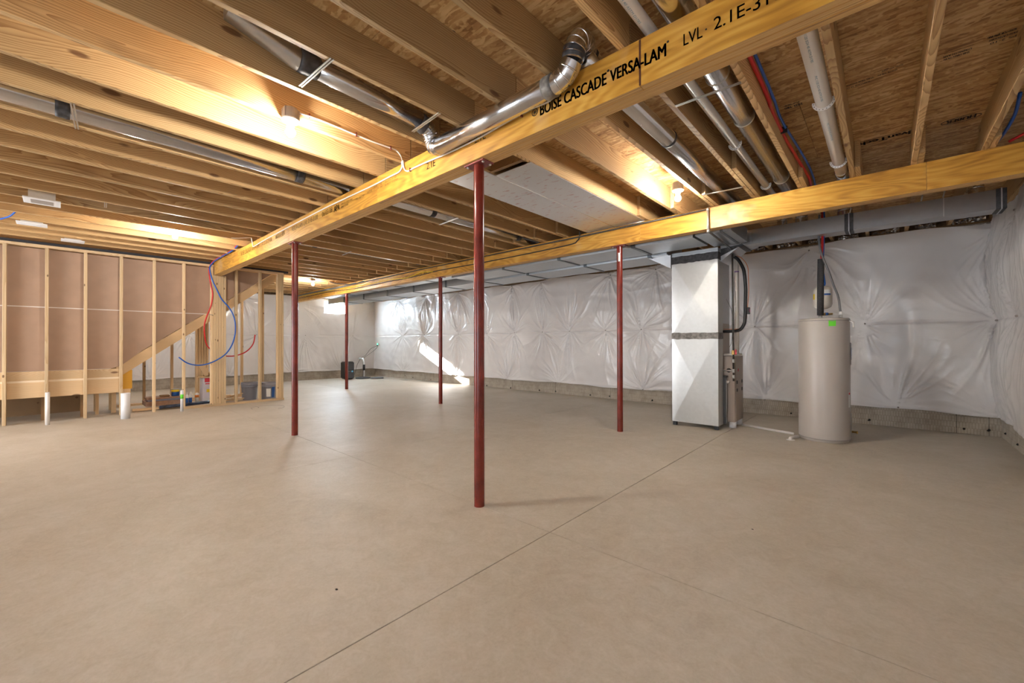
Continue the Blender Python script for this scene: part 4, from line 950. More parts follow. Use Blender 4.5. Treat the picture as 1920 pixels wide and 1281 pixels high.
# ---------------------------------------------------------------- sheet-metal: furnace and its ducts
def xbrake(bm, x0, x1, z0, z1, y, out=-.019):
    """cross-broken panel facing -Y"""
    v = [bm.verts.new((x0, y, z0)), bm.verts.new((x1, y, z0)), bm.verts.new((x1, y, z1)), bm.verts.new((x0, y, z1))]
    c = bm.verts.new(((x0 + x1) / 2, y + out, (z0 + z1) / 2))
    for i in range(4): bm.faces.new((v[i], v[(i + 1) % 4], c))
dr = thing('return_air_drop', 'tall shiny sheet-metal duct drop with creased panels standing before the furnace', 'duct', (-1.97, 6.1, 0))
DX0, DX1, DY0, DY1 = -2.275, -1.655, 5.975, 6.20
def drop_section(z0, z1, nm):
    bm = bmesh.new()
    xbrake(bm, DX0, DX1, z0, z1, DY0)
    def quad(*p): bm.faces.new([bm.verts.new(a) for a in p])
    c = Vector((DX1 + .003, (DY0 + DY1) / 2, (z0 + z1) / 2))
    quad((DX1, DY0, z0), (DX1, DY1, z0), (DX1, DY1, z1), (DX1, DY0, z1))
    quad((DX0, DY1, z0), (DX0, DY0, z0), (DX0, DY0, z1), (DX0, DY1, z1))
    quad((DX1, DY1, z0), (DX0, DY1, z0), (DX0, DY1, z1), (DX1, DY1, z1))
    quad((DX0, DY0, z0), (DX0, DY1, z0), (DX1, DY1, z0), (DX1, DY0, z0))
    quad((DX0, DY0, z1), (DX1, DY0, z1), (DX1, DY1, z1), (DX0, DY1, z1))
    bmesh.ops.remove_doubles(bm, verts=bm.verts, dist=1e-5); bmesh.ops.recalc_face_normals(bm, faces=bm.faces)
    return put(nm, mesh_of(bm, nm), drop_mat, dr)
drop_section(.055, 1.275, 'lower_section'); drop_section(1.285, 2.36, 'upper_section')
def band(z0, z1, mt, t=.0035, x0=DX0, x1=DX1, y0=DY0, y1=DY1, par=None, seed=1):
    bm = bmesh.new(); rg = random.Random(seed); n = 18
    ring = []
    for i in range(n): ring.append((x0 - t + (x1 - x0 + 2 * t) * i / n, y0 - t))
    for i in range(8): ring.append((x1 + t, y0 - t + (y1 - y0 + 2 * t) * i / 8))
    for i in range(n): ring.append((x1 + t - (x1 - x0 + 2 * t) * i / n, y1 + t))
    for i in range(8): ring.append((x0 - t, y1 + t - (y1 - y0 + 2 * t) * i / 8))
    rows = []
    for j, z in enumerate((z0, z0 + (z1 - z0) * .35, z0 + (z1 - z0) * .7, z1)):
        jit = .005 if j in (0, 3) else 0
        rows.append([bm.verts.new((a, b_, z + rg.uniform(-jit, jit))) for a, b_ in ring])
    for r0, r1 in zip(rows[:-1], rows[1:]):
        for i in range(len(ring)): bm.faces.new((r0[i], r0[(i + 1) % len(ring)], r1[(i + 1) % len(ring)], r1[i]))
    return put('sealed_joint', mesh_of(bm, 'joint'), mt, par or dr)
band(1.235, 1.325, tape_grey, seed=2); band(2.315, 2.42, duct_tape, seed=3)
box('collar', DX0, DX1, DY0, DY1, 2.36, 2.475, galv_dull, dr)
for z in (2.425, 2.455): box('standing_seam', DX0 - .006, DX1 + .006, DY0 - .008, DY0, z, z + .006, galv_mat, dr)
for x in (DX0 + .03, DX1 - .03): box('foot_block', x - .025, x + .025, DY0 + .01, DY0 + .06, 0, .054, black_mat, dr)
box('filter_housing', -1.99, DX1 + .035, DY1 + .002, DY1 + .060, .06, .70, furn_dark, dr, bev=.003)
box('filter_door_latch', DX1 + .036, DX1 + .040, DY1 + .01, DY1 + .02, .08, .67, steel_mat, dr)
box('filter_housing_cap', -1.99, DX1 + .045, DY1 - .0, DY1 + .075, .70, .725, black_mat, dr, bev=.003)
box('elbow_base', -1.99, DX1 + .002, DY1 + .002, 6.27, .06, .30, galv_mat, dr)

fu = thing('furnace', 'brown-grey furnace cabinet on white blocks behind the sheet-metal duct drop', 'furnace', (-1.8, 6.48, 0))
box('cabinet', -2.08, -1.525, 6.272, 6.71, .085, 1.0, furn_mat, fu, bev=.004)
box('door_panel', -1.5248, -1.518, 6.30, 6.68, .09, .55, furn_mat, fu, bev=.002)
box('door_panel', -1.5248, -1.518, 6.30, 6.68, .56, .985, furn_mat, fu, bev=.002)
for y in (6.36, 6.62):
    for z in (.50, .61): box('vent_hole', -1.5178, -1.5165, y - .03, y + .03, z, z + .045, black_mat, fu)
lathe('round_sticker', [(.022, 0), (.022, .001)], red_lab, fu, (-1.5165, 6.42, .80), seg=16, axis='X')
for x in (-2.0, -1.565):
    for y in (6.32, 6.64): lathe('support_block', [(.045, 0), (.045, .084)], pvc_white, fu, (x, y, 0), seg=20)
lathe('gas_grommet', [(.03, 0), (.03, .006), (.018, .006)], black_mat, fu, (-1.60, 6.27, .80), seg=16, axis='Y')
lathe('drain_elbow', [(.018, 0), (.018, .05), (.012, .055)], pvc_mat, fu, (-1.60, 6.25, .64), seg=14, axis='Y')
box('coil_cabinet', -2.08, -1.70, 6.272, 6.71, 1.001, 1.46, furn_mat, fu, bev=.003)
box('supply_plenum', -2.08, -1.70, 6.272, 6.71, 1.461, 2.47, galv_mat, fu)
tube('drain_run', [(-1.66, 6.262, 1.018), (-1.54, 6.255, 1.018), (-1.50, 6.5, 1.018)], .017, pvc_mat, fu, seg=10)

q = thing('refrigerant_line', 'black insulated line with copper tube curving into the furnace coil', 'pipe', (-1.45, 6.35, 1.8))
tube('insulated_line', [(-1.68, 6.35, 2.43), (-1.618, 6.35, 2.415), (-1.557, 6.35, 2.393), (-1.496, 6.35, 2.339), (-1.439, 6.35, 2.224), (-1.418, 6.35, 2.124), (-1.405, 6.35, 1.937), (-1.407, 6.35, 1.791), (-1.414, 6.35, 1.512), (-1.43, 6.35, 1.432), (-1.474, 6.35, 1.366), (-1.547, 6.35, 1.346), (-1.694, 6.35, 1.341)], .021, black_mat, q, sp=5, seg=12)
tube('copper_line', [(-1.55, 6.372, 2.42), (-1.45, 6.372, 2.35), (-1.385, 6.372, 2.231), (-1.375, 6.372, 2.083), (-1.372, 6.372, 1.899), (-1.385, 6.372, 1.70), (-1.395, 6.372, 1.60), (-1.405, 6.375, 1.498), (-1.438, 6.375, 1.40), (-1.50, 6.375, 1.375), (-1.69, 6.375, 1.375)], .0055, copper_mat, q, sp=5, seg=8)
tube('wire', [(-1.64, 6.30, 1.80), (-1.60, 6.33, 1.70), (-1.575, 6.34, 1.60), (-1.57, 6.34, 1.4), (-1.58, 6.34, 1.2), (-1.60, 6.3, 1.12)], .0025, black_mat, q, sp=4, seg=6)
box('filter_drier', -1.395, -1.360, 6.35, 6.39, 1.575, 1.67, black_mat, q, bev=.004)
box('filter_tag', -1.3599, -1.359, 6.36, 6.38, 1.60, 1.64, plain('magenta_tag', (.7, .03, .3), .5), q)
q = thing('vent_pipe', 'white plastic vent pipe with purple primer ring behind the gas pipe', 'pipe', (-1.55, 6.5, 1.02))
tube('pipe', [(-1.552, 6.5, 1.02), (-1.552, 6.5, 2.72)], .03, pvc_mat, q, seg=18)
lathe('primer_ring', [(.0306, 0), (.0306, .012)], plain('purple_primer', (.18, .05, .42), .4), q, (-1.552, 6.5, 2.19), seg=18)
q = tube('drain_pipe', [(-1.50, 6.55, .016), (-.86, 6.33, .016)], .016, pvc_mat, None, seg=12); tag(q, 'cream drain pipe on the slab between the furnace and the water heater', 'pipe')
q = thing('drain_stub', 'short cream drain elbow at the left foot of the water heater', 'pipe', (-.85, 6.0, 0))
tube('pipe', [(-.79, 6.14, .022), (-.835, 6.02, .022), (-.845, 5.985, .02), (-.848, 5.975, 0)], .02, pvc_mat, q, seg=12)
lathe('flange', [(.045, 0), (.045, .005), (.03, .008)], pvc_mat, q, (-.842, 5.975, 0), seg=18)

# long trunk ducts along the back
def trunk(name, label, x0, x1, y0, y1, z0, z1, seams, botseam=True, mt=galv_dull, group=None):
    q = thing(name, label, 'duct', ((x0 + x1) / 2, (y0 + y1) / 2, z0), group)
    edges = [x0] + sorted(seams) + [x1]
    for a, b_ in zip(edges[:-1], edges[1:]):
        bm = bmesh.new(); bmesh.ops.create_cube(bm, size=1); bmesh.ops.scale(bm, vec=(b_ - a - .004, y1 - y0, z1 - z0), verts=bm.verts)
        bot = [f for f in bm.faces if f.normal.z < -.9]
        r_ = bmesh.ops.poke(bm, faces=bot)
        for v in r_['verts']: v.co.z -= .004
        put('duct_section', mesh_of(bm, 'sect'), mt, q, ((a + b_) / 2, (y0 + y1) / 2, (z0 + z1) / 2))
    for x in seams:
        box('drive_cleat', x - .022, x + .022, y0 - .004, y1 + .002, z0 - .010, z0 + .001, strip_mat, q, bev=.002)
        box('drive_cleat', x - .03, x + .03, y0 - .008, y0, z0 - .006, z1, strip_mat, q, bev=.002)
    return q
trunk('supply_duct', 'flat grey trunk duct close behind the farther beam, nearer half by the furnace', -6.30, -1.72, 5.20, 5.775, 2.47, 2.66, [-4.90, -3.72, -2.50], group='grey trunk ducts')
trunk('supply_duct', 'shallower grey trunk duct behind the farther beam, far half towards the window', -12.6, -6.32, 5.20, 5.70, 2.565, 2.66, [-11.2, -9.95, -8.7, -7.45], group='grey trunk ducts')
trunk('return_duct', 'grey trunk duct running between the other trunk and the plastic covered wall', -13.3, -2.30, 5.86, 6.46, 2.45, 2.66, [-12.2, -11.0, -9.75, -8.55, -7.3, -6.1, -4.9, -3.66, -2.56], group='grey trunk ducts')
q = thing('duct_takeoff', 'slanting sheet-metal takeoff joining the trunk duct to the duct drop', 'duct', (-2.4, 6.1, 2.4))
prism('takeoff_panel', [(-2.62, 2.455), (-2.28, 2.455), (-2.28, 2.26)], .50, galv_mat, q, (0, 6.2, 0), axis='Y')
q = thing('duct_takeoff', 'dark sealed duct transition right of the duct drop under the beam', 'duct', (-1.5, 6.0, 2.47))
prism('transition', [(-1.655, 2.30), (-1.655, 2.64), (-1.28, 2.64), (-1.28, 2.50), (-1.42, 2.47)], .42, galv_mat, q, (0, 6.31, 0), axis='Y')
prism('sealed_joint', [(-1.652, 2.37), (-1.652, 2.47), (-1.39, 2.50), (-1.36, 2.47), (-1.44, 2.462)], .424, duct_tape, q, (0, 6.31, 0), axis='Y')
box('connector_box', -1.70, -1.30, 5.21, 5.98, 2.485, 2.66, galv_dull, q)
box('standing_seam', -1.42, -1.39, 5.20, 5.985, 2.478, 2.665, strip_mat, q)
tr = trunk('branch_duct', 'long grey rectangular duct at right under the joists above the water heater', -1.36, .885, 6.10, 6.33, 2.475, 2.665, [-.26], group=None, mt=galv_branch)
for c in list(tr.children):
    if c.name.startswith('drive_cleat'):
        bpy.data.objects.remove(c)
def jband(x0, x1, seed):
    o = band(0, 1, duct_tape, par=tr, seed=seed)
    bpy.data.objects.remove(o)
for x0, x1 in ((-.33, -.25), (.815, .885)):
    box('sealed_joint', x0, x1, 6.096, 6.334, 2.470, 2.669, duct_tape, tr, bev=.003)
    box('standing_seam', (x0 + x1) / 2 - .004, (x0 + x1) / 2 + .004, 6.085, 6.334, 2.465, 2.672, galv_mat, tr)
box('standing_seam', .46, .468, 6.095, 6.10, 2.475, 2.665, steel_mat, tr)
for x, r in ((-.95, .055), (-.75, .065), (-.33, .07), (.70, .055)):
    pr = []
    for i in range(7): pr += [(r, .666 + i * .009), (r + .003, .6705 + i * .009)]
    lathe('round_collar', [(a, 2.0 + b_) for a, b_ in pr], galv_pipe, tr, (x, 6.2, 0), seg=24)
    tube('round_collar', [(x, 6.2, 2.72), (x, 6.2, 2.76)], r * .95, galv_pipe, tr, seg=20)
for x in (-.28, .30, .46): tube('hanger_wire', [(x, 6.09, 2.668), (x + .01, 6.08, 2.727)], .006, steel_mat, tr, seg=6)

# ---------------------------------------------------------------- round ducts in the joist bays
def round_duct(label, pts, r, bands=(), group='round metal ducts in the joist bays', collars=(), name='round_duct', bandw=.07):
    q = thing(name, label, 'duct', pts[0], group)
    tube('duct_pipe', pts, r, galv_pipe, q, seg=28)
    a, b_ = Vector(pts[0]), Vector(pts[-1])
    d = (b_ - a).normalized()
    for t in bands:
        c = a + d * t
        bm = tube_bm([d * (-bandw / 2), d * (-bandw / 4), d * 0, d * (bandw / 4), d * (bandw / 2)], [r + .0015, r + .004, r + .0025, r + .0045, r + .0015], 28)
        put('sealed_joint', mesh_of(bm, 'joint', True), duct_tape, q, c)
    for t in collars:
        c = a + d * t
        bm = tube_bm([d * -.006, d * 0, d * .006], [r + .0005, r + .005, r + .0005], 28)
        put('crimp_ring', mesh_of(bm, 'ring', True), steel_mat, q, c)
    return q
round_duct('grey round duct between joists at far left with a dark band and a strap', [(-4.15, -3.2, 2.805), (-4.15, 2.02, 2.805)], .075, (3.22, 4.75))
round_duct('shiny round duct between joists crossing the near beam above the lettering', [(-1.262, 2.0, 2.802), (-1.262, 5.3, 2.802)], .064, (1.25,), bandw=.03)
round_duct('shiny round duct beside the white pipe, second bay right of the first shiny one', [(-.745, -1.5, 2.822), (-.745, 6.1, 2.822)], .066, (), collars=(4.2, 4.85, 6.3, 3.3))
round_duct('thin shiny round duct beyond the near beam, left of the nearest column', [(-4.13, 2.2, 2.812), (-4.13, 5.15, 2.812)], .064, (.9, 2.5))
round_duct('shiny round duct deep in the joists between beams, left of the nearest column', [(-6.86, 2.2, 2.812), (-6.86, 5.2, 2.812)], .064, (.6, 2.6))
round_duct('grey round duct above the brown stud wall, ending at a white grille', [(-6.50, .05, 2.83), (-6.50, 1.95, 2.83)], .06, (1.25,), bandw=.05)
# duct that runs along a joist bay, turns over the near beam
q = round_duct('round duct with dark sealed collar and tapered boot between joists, top left', [(-2.515, .96, 2.83), (-2.515, 1.76, 2.812)], .062, (.03,), bandw=.11)
bm = bmesh.new()
n = 20; r0 = []; r1 = []
for k in range(n):
    a = 2 * math.pi * k / n; ca, sa = math.cos(a), math.sin(a)
    r1.append(bm.verts.new((.062 * ca, .93 - .58, .062 * sa)))
    m_ = max(abs(ca), abs(sa)); r0.append(bm.verts.new((.05 * ca / m_, 0, .028 * sa / m_ + .075)))
for k in range(n): bm.faces.new((r0[k], r0[(k + 1) % n], r1[(k + 1) % n], r1[k]))
bm.faces.new(r0)
put('tapered_boot', mesh_of(bm, 'boot'), galv_mat, q, (-2.515, .58, 2.83)); autosmooth(q.children[-1].data, 50)

hd = thing('crossover_duct', 'shiny round duct hugging the near beam with jointed elbows at both ends', 'duct', (-1.9, 1.905, 2.64))
tube('straight_pipe', [(-2.46, 1.91, 2.655), (-1.41, 1.91, 2.662)], .0595, galv_pipe, hd, seg=36)
def elbow(pts, r, nm='elbow'):
    P = [Vector(p) for p in pts]; Q = spline(P, 2); ps = []; rs_ = []
    for i, p in enumerate(Q):
        ps.append(p); rs_.append(r)
    bm = tube_bm(ps, rs_, 32)
    o = put(nm, mesh_of(bm, nm), galv_pipe, hd); autosmooth(o.data, 28)
    for i in range(1, len(Q) - 1):
        d = (Q[i + 1] - Q[i - 1]).normalized()
        bm = tube_bm([Q[i] - d * .005, Q[i], Q[i] + d * .005], [r + .0005, r + .0045, r + .0005], 32)
        put('gore_ring', mesh_of(bm, 'ring', True), galv_pipe, hd)
elbow([(-2.455, 1.91, 2.655), (-2.515, 1.909, 2.672), (-2.53, 1.90, 2.725), (-2.525, 1.86, 2.78), (-2.517, 1.77, 2.81)], .0595)
elbow([(-1.40, 1.91, 2.662), (-1.32, 1.91, 2.680), (-1.275, 1.91, 2.740)], .0585)
elbow([(-1.272, 1.91, 2.745), (-1.256, 1.91, 2.80), (-1.240, 1.93, 2.85), (-1.245, 1.99, 2.862), (-1.258, 2.05, 2.82)], .0585)
def hband(p, d, w, r, mt):
    d = Vector(d).normalized(); bm = tube_bm([d * (-w / 2), d * (-w / 5), d * (w / 5), d * (w / 2)], [r + .001, r + .004, r + .002, r + .004], 32)
    put('sealed_joint', mesh_of(bm, 'joint', True), mt, hd, p)
hband((-1.425, 1.91, 2.662), (1, 0, 0), .065, .0605, tape_grey); hband((-1.264, 1.91, 2.775), (.2, 0, 1), .055, .0595, duct_tape)
hband((-1.26, 2.03, 2.838), (0, 1, -.5), 0.07, .0615, duct_tape); hband((-2.52, 1.80, 2.80), (0, 1, -.3), .05, .064, duct_tape)
# metal hanger bars under the ducts
for lab, pts in (('zinc hanger bar under the round duct by the nearest bulb', ((-2.59, .975), (-2.21, .995))), ('zinc hanger bar under the duct elbow at the near beam', ((-2.54, 1.735), (-2.20, 1.715))),
                 ('thin zinc hanger bar under the white pipe just past the near beam', ((-1.00, 2.70), (-.62, 2.715))), ('zinc hanger bar under the round duct close to the farther beam', ((-1.40, 4.51), (-1.03, 4.55))),
                 ('zinc hanger bar under the grey duct at far left', ((-3.86, .06), (-4.29, .09))), ('zinc hanger bar under the shiny duct left of the nearest column', ((-3.88, 3.30), (-4.28, 3.33))), ('zinc hanger bar under the duct deep between the beams', ((-6.62, 3.30), (-7.0, 3.33))),
                 ('short zinc hanger bar right of the white ceiling grille', ((-6.32, .35), (-6.52, .36)))):
    q = thing('hanger_bar', lab, 'bracket', (pts[0][0], pts[0][1], 2.722), 'zinc hanger bars under ducts')
    a, b_ = Vector((*pts[0], 2.722)), Vector((*pts[1], 2.722)); d = (b_ - a).normalized(); nn = Vector((-d.y, d.x, 0))
    bm = bmesh.new()
    for off in (-.007, .007):
        vs = [bm.verts.new(p + nn * (off + w_) + Vector((0, 0, zz))) for p in (a, b_) for w_, zz in ((-.004, 0), (.004, 0), (.004, .005), (-.004, .005))]
        for f in ((0, 1, 2, 3), (7, 6, 5, 4), (0, 4, 5, 1), (1, 5, 6, 2), (2, 6, 7, 3), (3, 7, 4, 0)): bm.faces.new([vs[i] for i in f])
    put('bar', mesh_of(bm, 'bar'), steel_mat, q)

# foil-faced panels closing two joist bays
k6, k7, k8 = (.202 - .4064 * k for k in (6, 7, 8))
rp = thing('return_air_panning', 'silver foil-faced boards nailed under two joist bays between the beams', 'duct', (k7, 3.6, 2.72))
for x0, x1, y0, y1 in ((k8 - .012, k7 - .002, 2.12, 3.25), (k8 - .012, k7 - .002, 3.254, 4.42), (k8 - .012, k7 - .002, 4.424, 4.96), (k7 + .002, k6 + .012, 2.70, 3.73), (k7 + .002, k6 + .012, 3.734, 4.96)):
    box('foil_board', x0, x1, y0, y1, 2.7215, 2.727, foilboard_mat, rp)
tube('foil_edge', [(k8, 4.965, 2.722), (k7, 4.965, 2.724), (k6, 4.965, 2.722)], .006, foil_mat, rp, seg=6)
box('foil_edge', k7 - .004, k7 + .004, 2.12, 4.95, 2.7195, 2.7215, foil_mat, rp)

# white and plumbing pipes between joists
def pvc_run(label, x, z, r, y0, y1, hang, pr=None):
    q = thing('plastic_pipe', label, 'pipe', (x, y0, z), 'white plastic pipes between the joists')
    tube('pipe', [(x, y0, z), (x, y1, z)], r, pvc_mat, q, seg=28)
    for y in hang:
        bm = bmesh.new(); n = 20; ri, ro = r + .0015, r + .019; rows = []
        angs = [math.pi * .97 + math.pi * 1.12 * k / n for k in range(n + 1)]
        for yy, rr_ in ((-.0016, ri), (-.0016, ro), (.0016, ro), (.0016, ri)):
            rows.append([bm.verts.new((rr_ * math.cos(a), yy, rr_ * math.sin(a))) for a in angs])
        for i in range(4):
            A_, B_ = rows[i], rows[(i + 1) % 4]
            for k in range(n): bm.faces.new((A_[k], A_[k + 1], B_[k + 1], B_[k]))
        for k in (0, n): bm.faces.new([rows[i][k] for i in range(4)])
        bmesh.ops.recalc_face_normals(bm, faces=bm.faces)
        hg = put('pipe_hanger', mesh_of(bm, 'hang'), ventwhite, q, (x, y, z))
        bm = bmesh.new()
        for k in range(1, n, 2):
            a = angs[k]; c_ = Vector(((r + .011) * math.cos(a), -.0019, (r + .011) * math.sin(a)))
            vs_ = [bm.verts.new(c_ + Vector((.003 * math.cos(t * math.pi / 3), 0, .003 * math.sin(t * math.pi / 3)))) for t in range(6)]
            bm.faces.new(vs_)
        put('hanger_hole', mesh_of(bm, 'holes'), dark_mat, hg, (x, y, z))
    for y in (pr or ()):
        o = text('printing', 'PVC 1120 SCH 40 ASTM D1785', 0, 0, .012, .34, 0, blueink, q, rot=(0, 0, 0))
        o.location = Vector((x - .006, y, z - r - .0008)) - WP[q.name]; o.rotation_euler = (0, 0, math.pi / 2); o.scale = (1, -1, 1)
    return q
pvc_run('narrow white plastic pipe between joists left of the shiny ducts at right', -.89, 2.80, .0305, -2.5, 6.2, (3.70, 4.87), (1.6, 2.6, 3.2, 3.9))
pvc_run('wide white plastic pipe between joists right of the red and blue tubes', -.29, 2.80, .0455, 1.9, 5.6, (3.44, 4.66), (2.5, 3.0, 3.7))
lathe('coupling', [(.05, -.06), (.052, -.05), (.052, .05), (.05, .06)], galv_pipe, None, (-.29, 5.0, 2.80), seg=24, axis='Y')
o = bpy.context.scene.objects['coupling']; tag(o, 'ribbed silver coupling on the wide white pipe above the farther beam', 'pipe fitting')
q = thing('water_tube', 'red water tube running along a joist between the near and the farther beam', 'tube', (-.575, 2, 2.85), 'red and blue tubes between the joists')
tube('tubing', [(-.572, -2, 2.86), (-.572, 2.7, 2.85), (-.585, 3.4, 2.845), (-.585, 3.9, 2.84), (-.568, 4.5, 2.84), (-.535, 4.95, 2.80), (-.55, 5.3, 2.79), (-.55, 6.0, 2.80), (-.547, 6.2, 2.77), (-.544, 6.22, 2.557), (-.546, 6.22, 2.363), (-.558, 6.22, 2.18)], .0125, redpex, q, sp=5, seg=10)
box('cable_tie', -.603, -.548, 3.80, 3.812, 2.82, 2.87, black_mat, q)
q = thing('water_tube', 'thinner blue water tube beside the red one between the two beams', 'tube', (-.55, 2, 2.86), 'red and blue tubes between the joists')
tube('tubing', [(-.549, -2, 2.87), (-.549, 2.7, 2.862), (-.562, 3.6, 2.855), (-.545, 4.1, 2.86), (-.52, 4.6, 2.85), (-.505, 4.95, 2.81), (-.52, 5.4, 2.80), (-.53, 6.1, 2.80), (-.527, 6.24, 2.72), (-.525, 6.25, 2.6), (-.533, 6.25, 2.47), (-.539, 6.25, 2.264), (-.546, 6.26, 2.10), (-.545, 6.42, 1.98), (-.545, 6.5, 1.92)], .009, bluepex, q, sp=5, seg=10)
q = thing('water_tube', 'blue water tube curving down behind the last joist at right', 'tube', (.72, 4.9, 2.8))
tube('tubing', [(.66, 5.05, 2.76), (.70, 4.9, 2.80), (.725, 4.72, 2.86), (.715, 4.5, 2.92)], .011, bluepex, q, sp=4, seg=8)
q = thing('water_tube', 'red water tube slanting across the top right corner behind the beam', 'tube', (.9, 4.9, 2.8))
tube('tubing', [(.74, 5.02, 2.76), (.85, 4.95, 2.80), (1.0, 4.85, 2.86), (1.05, 4.7, 2.9)], .011, redpex, q, sp=4, seg=8)

# ceiling grilles at left
def grille(label, x, y, sx, sy, drop):
    q = thing('ceiling_grille', label, 'vent', (x, y, 2.70), 'white ceiling grilles on the joists at left')
    dz = -.042 if drop else 0
    box('frame', x - sx / 2, x + sx / 2, y - sy / 2, y + sy / 2, 2.700 + dz, 2.712 + dz, ventwhite, q, bev=.003)
    box('housing', x - sx * .36, x + sx * .36, y - sy * .36, y + sy * .36, 2.712 + dz, 2.80 if drop else 2.727, galv_mat if drop else ventwhite, q)
    box('grid', x - sx * .3, x + sx * .3, y - sy * .3, y + sy * .3, 2.6985 + dz, 2.70 + dz, boxgrey if drop else ventwhite, q)
grille('white square ceiling grille with silver box above, upper left', -6.50, -.11, .26, .26, True)
grille('white ceiling grille between joists, middle of the left three', -8.02, -.22, .20, .26, False)
grille('white ceiling grille closest to the brown stud wall', -8.9, .15, .20, .24, False)

# ---------------------------------------------------------------- water heater
hx, hy = -.547, 6.305
wh = thing('water_heater', 'tall taupe cylindrical water heater with a bright green label near its top', 'water heater', (hx, hy, 0))
lathe('tank_body', [(.236, 0), (.242, .012), (.242, .03), (.255, .034), (.255, 1.455), (.253, 1.468), (.244, 1.474), (0.0, 1.478)], heater_mat, wh, (hx, hy, 0), seg=72)
autosmooth(wh.children[0].data, 30)
lathe('base_ring', [(.2565, .030), (.2575, .036), (.2565, .042)], heater_dark, wh, (hx, hy, 0), seg=64)
lathe('top_ring', [(.2560, 1.440), (.2575, 1.445), (.2560, 1.450)], heater_dark, wh, (hx, hy, 0), seg=64)
va = math.atan2(-hy, -hx)
def hlabel(nm, a0, a1, z0, z1, mt, r=.2562): return curved_label(wh, hx, hy, r, r, z0, z1, va + a0, va + a1, mt, nm)
hlabel('green_label', .19, .47, 1.375, 1.448, green_lab)
for i, z in enumerate((1.428, 1.437)): hlabel('label_print', .25, .42, z, z + .003, heater_dark, .2568)
hlabel('access_panel', 1.30, 1.62, .92, 1.18, plain('panel_enamel', (.42, .40, .40), .35), .262)
hlabel('energy_label', 1.36, 1.56, .98, 1.12, blue_lab, .2635)
hlabel('warning_label', 1.12, 1.30, .42, .60, white_lab); hlabel('label_print', 1.14, 1.28, .57, .595, red_lab, .2568)
hlabel('access_panel', 1.30, 1.62, .10, .35, plain('panel_enamel_pale', (.5, .49, .50), .35), .262)
lathe('drain_valve', [(.012, 0), (.012, .05), (.016, .05), (.016, .065)], brass_mat, wh, (hx + .255 * math.cos(va + 1.62), hy + .255 * math.sin(va + 1.62), .12), seg=12, axis='X')
tube('overflow_pipe', [(hx + .24, hy - .06, 1.44), (hx + .285, hy - .075, 1.42), (hx + .287, hy - .077, 1.36)], .012, pvc_mat, wh, seg=8)
for x, y in ((-.569, 6.22), (-.375, 6.22)): lathe('port', [(.02, 1.474), (.02, 1.51), (.014, 1.51)], steel_mat, wh, (x, y, 0), seg=14)
tube('brass_branch', [(-.566, 6.222, 1.53), (-.53, 6.24, 1.53), (-.46, 6.29, 1.53)], .012, brass_mat, wh, seg=10)
tube('blue_valve', [(-.525, 6.243, 1.53), (-.50, 6.26, 1.53)], .017, blue_lab, wh, seg=10)
q = tube('foam_sleeve', [(-.560, 6.22, 2.197), (-.566, 6.22, 1.90), (-.569, 6.22, 1.515)], .034, foam_mat, None, seg=20); tag(q, 'black foam sleeve around the red tube above the water heater', 'pipe insulation')
q = thing('conduit', 'grey flexible conduit curving down to the top of the water heater', 'conduit', (-.5, 6.2, 1.5))
tube('conduit_run', [(-.566, 6.18, 2.78), (-.577, 6.18, 2.52), (-.568, 6.165, 2.359), (-.535, 6.16, 2.197), (-.488, 6.18, 2.049), (-.442, 6.2, 1.875), (-.396, 6.21, 1.716), (-.375, 6.22, 1.52)], .0115, greyconduit, q, sp=5, seg=10)
lathe('connector', [(.018, 0), (.018, .035), (.013, .04)], ventwhite, q, (-.375, 6.22, 1.511), seg=14)
et = thing('expansion_tank', 'cream expansion tank with a blue stripe behind the black foam sleeve', 'tank', (-.575, 6.52, 1.6))
lathe('shell', [(0, 1.608), (.05, 1.612), (.085, 1.632), (.10, 1.67), (.10, 1.845), (.085, 1.88), (.05, 1.898), (0, 1.902)], tank_mat, et, (-.572, 6.52, 0), seg=40)
curved_label(et, -.572, 6.52, .1006, .1006, 1.775, 1.845, va + .15, va + .9, white_lab); curved_label(et, -.572, 6.52, .1010, .1010, 1.775, 1.797, va + .15, va + .9, blue_lab)
curved_label(et, -.572, 6.52, .1006, .1006, 1.73, 1.80, va - 1.3, va - .9, yellow_lab)
tube('nipple', [(-.572, 6.52, 1.61), (-.572, 6.52, 1.53), (-.50, 6.40, 1.53), (-.47, 6.29, 1.53)], .01, brass_mat, et, seg=8)
tube('nipple', [(-.555, 6.51, 1.90), (-.55, 6.505, 1.93)], .012, blue_lab, et, seg=8)

# ---------------------------------------------------------------- far corner: dehumidifier and sump
dh = thing('dehumidifier', 'black portable dehumidifier behind the farthest red column', 'appliance', (-13.25, 6.5, 0))
def rbox(nm, x0, x1, y0, y1, z0, z1, mt, par, b=.02):
    bm = bmesh.new(); bmesh.ops.create_cube(bm, size=1); bmesh.ops.scale(bm, vec=(x1 - x0, y1 - y0, z1 - z0), verts=bm.verts)
    bmesh.ops.bevel(bm, geom=list(bm.edges), offset=b, segments=3, affect='EDGES'); o = put(nm, mesh_of(bm, nm), mt, par, ((x0 + x1) / 2, (y0 + y1) / 2, (z0 + z1) / 2)); autosmooth(o.data, 50); return o
rbox('body', -13.42, -13.12, 6.32, 6.66, .02, .585, black_mat, dh, .03)
rbox('bucket_front', -13.121, -13.10, 6.34, 6.64, .04, .26, plain('dark_grey_plastic', (.04, .04, .045), .35), dh, .008)
box('seam', -13.121, -13.112, 6.33, 6.65, .268, .276, boxgrey, dh)
for i in range(6): box('grille_slat', -13.12, -13.110, 6.36, 6.62, .33 + i * .035, .35 + i * .035, furn_dark, dh)
box('blue_sticker', -13.099, -13.0985, 6.545, 6.60, .235, .29, plain('light_blue_label', (.15, .55, .85), .4), dh)
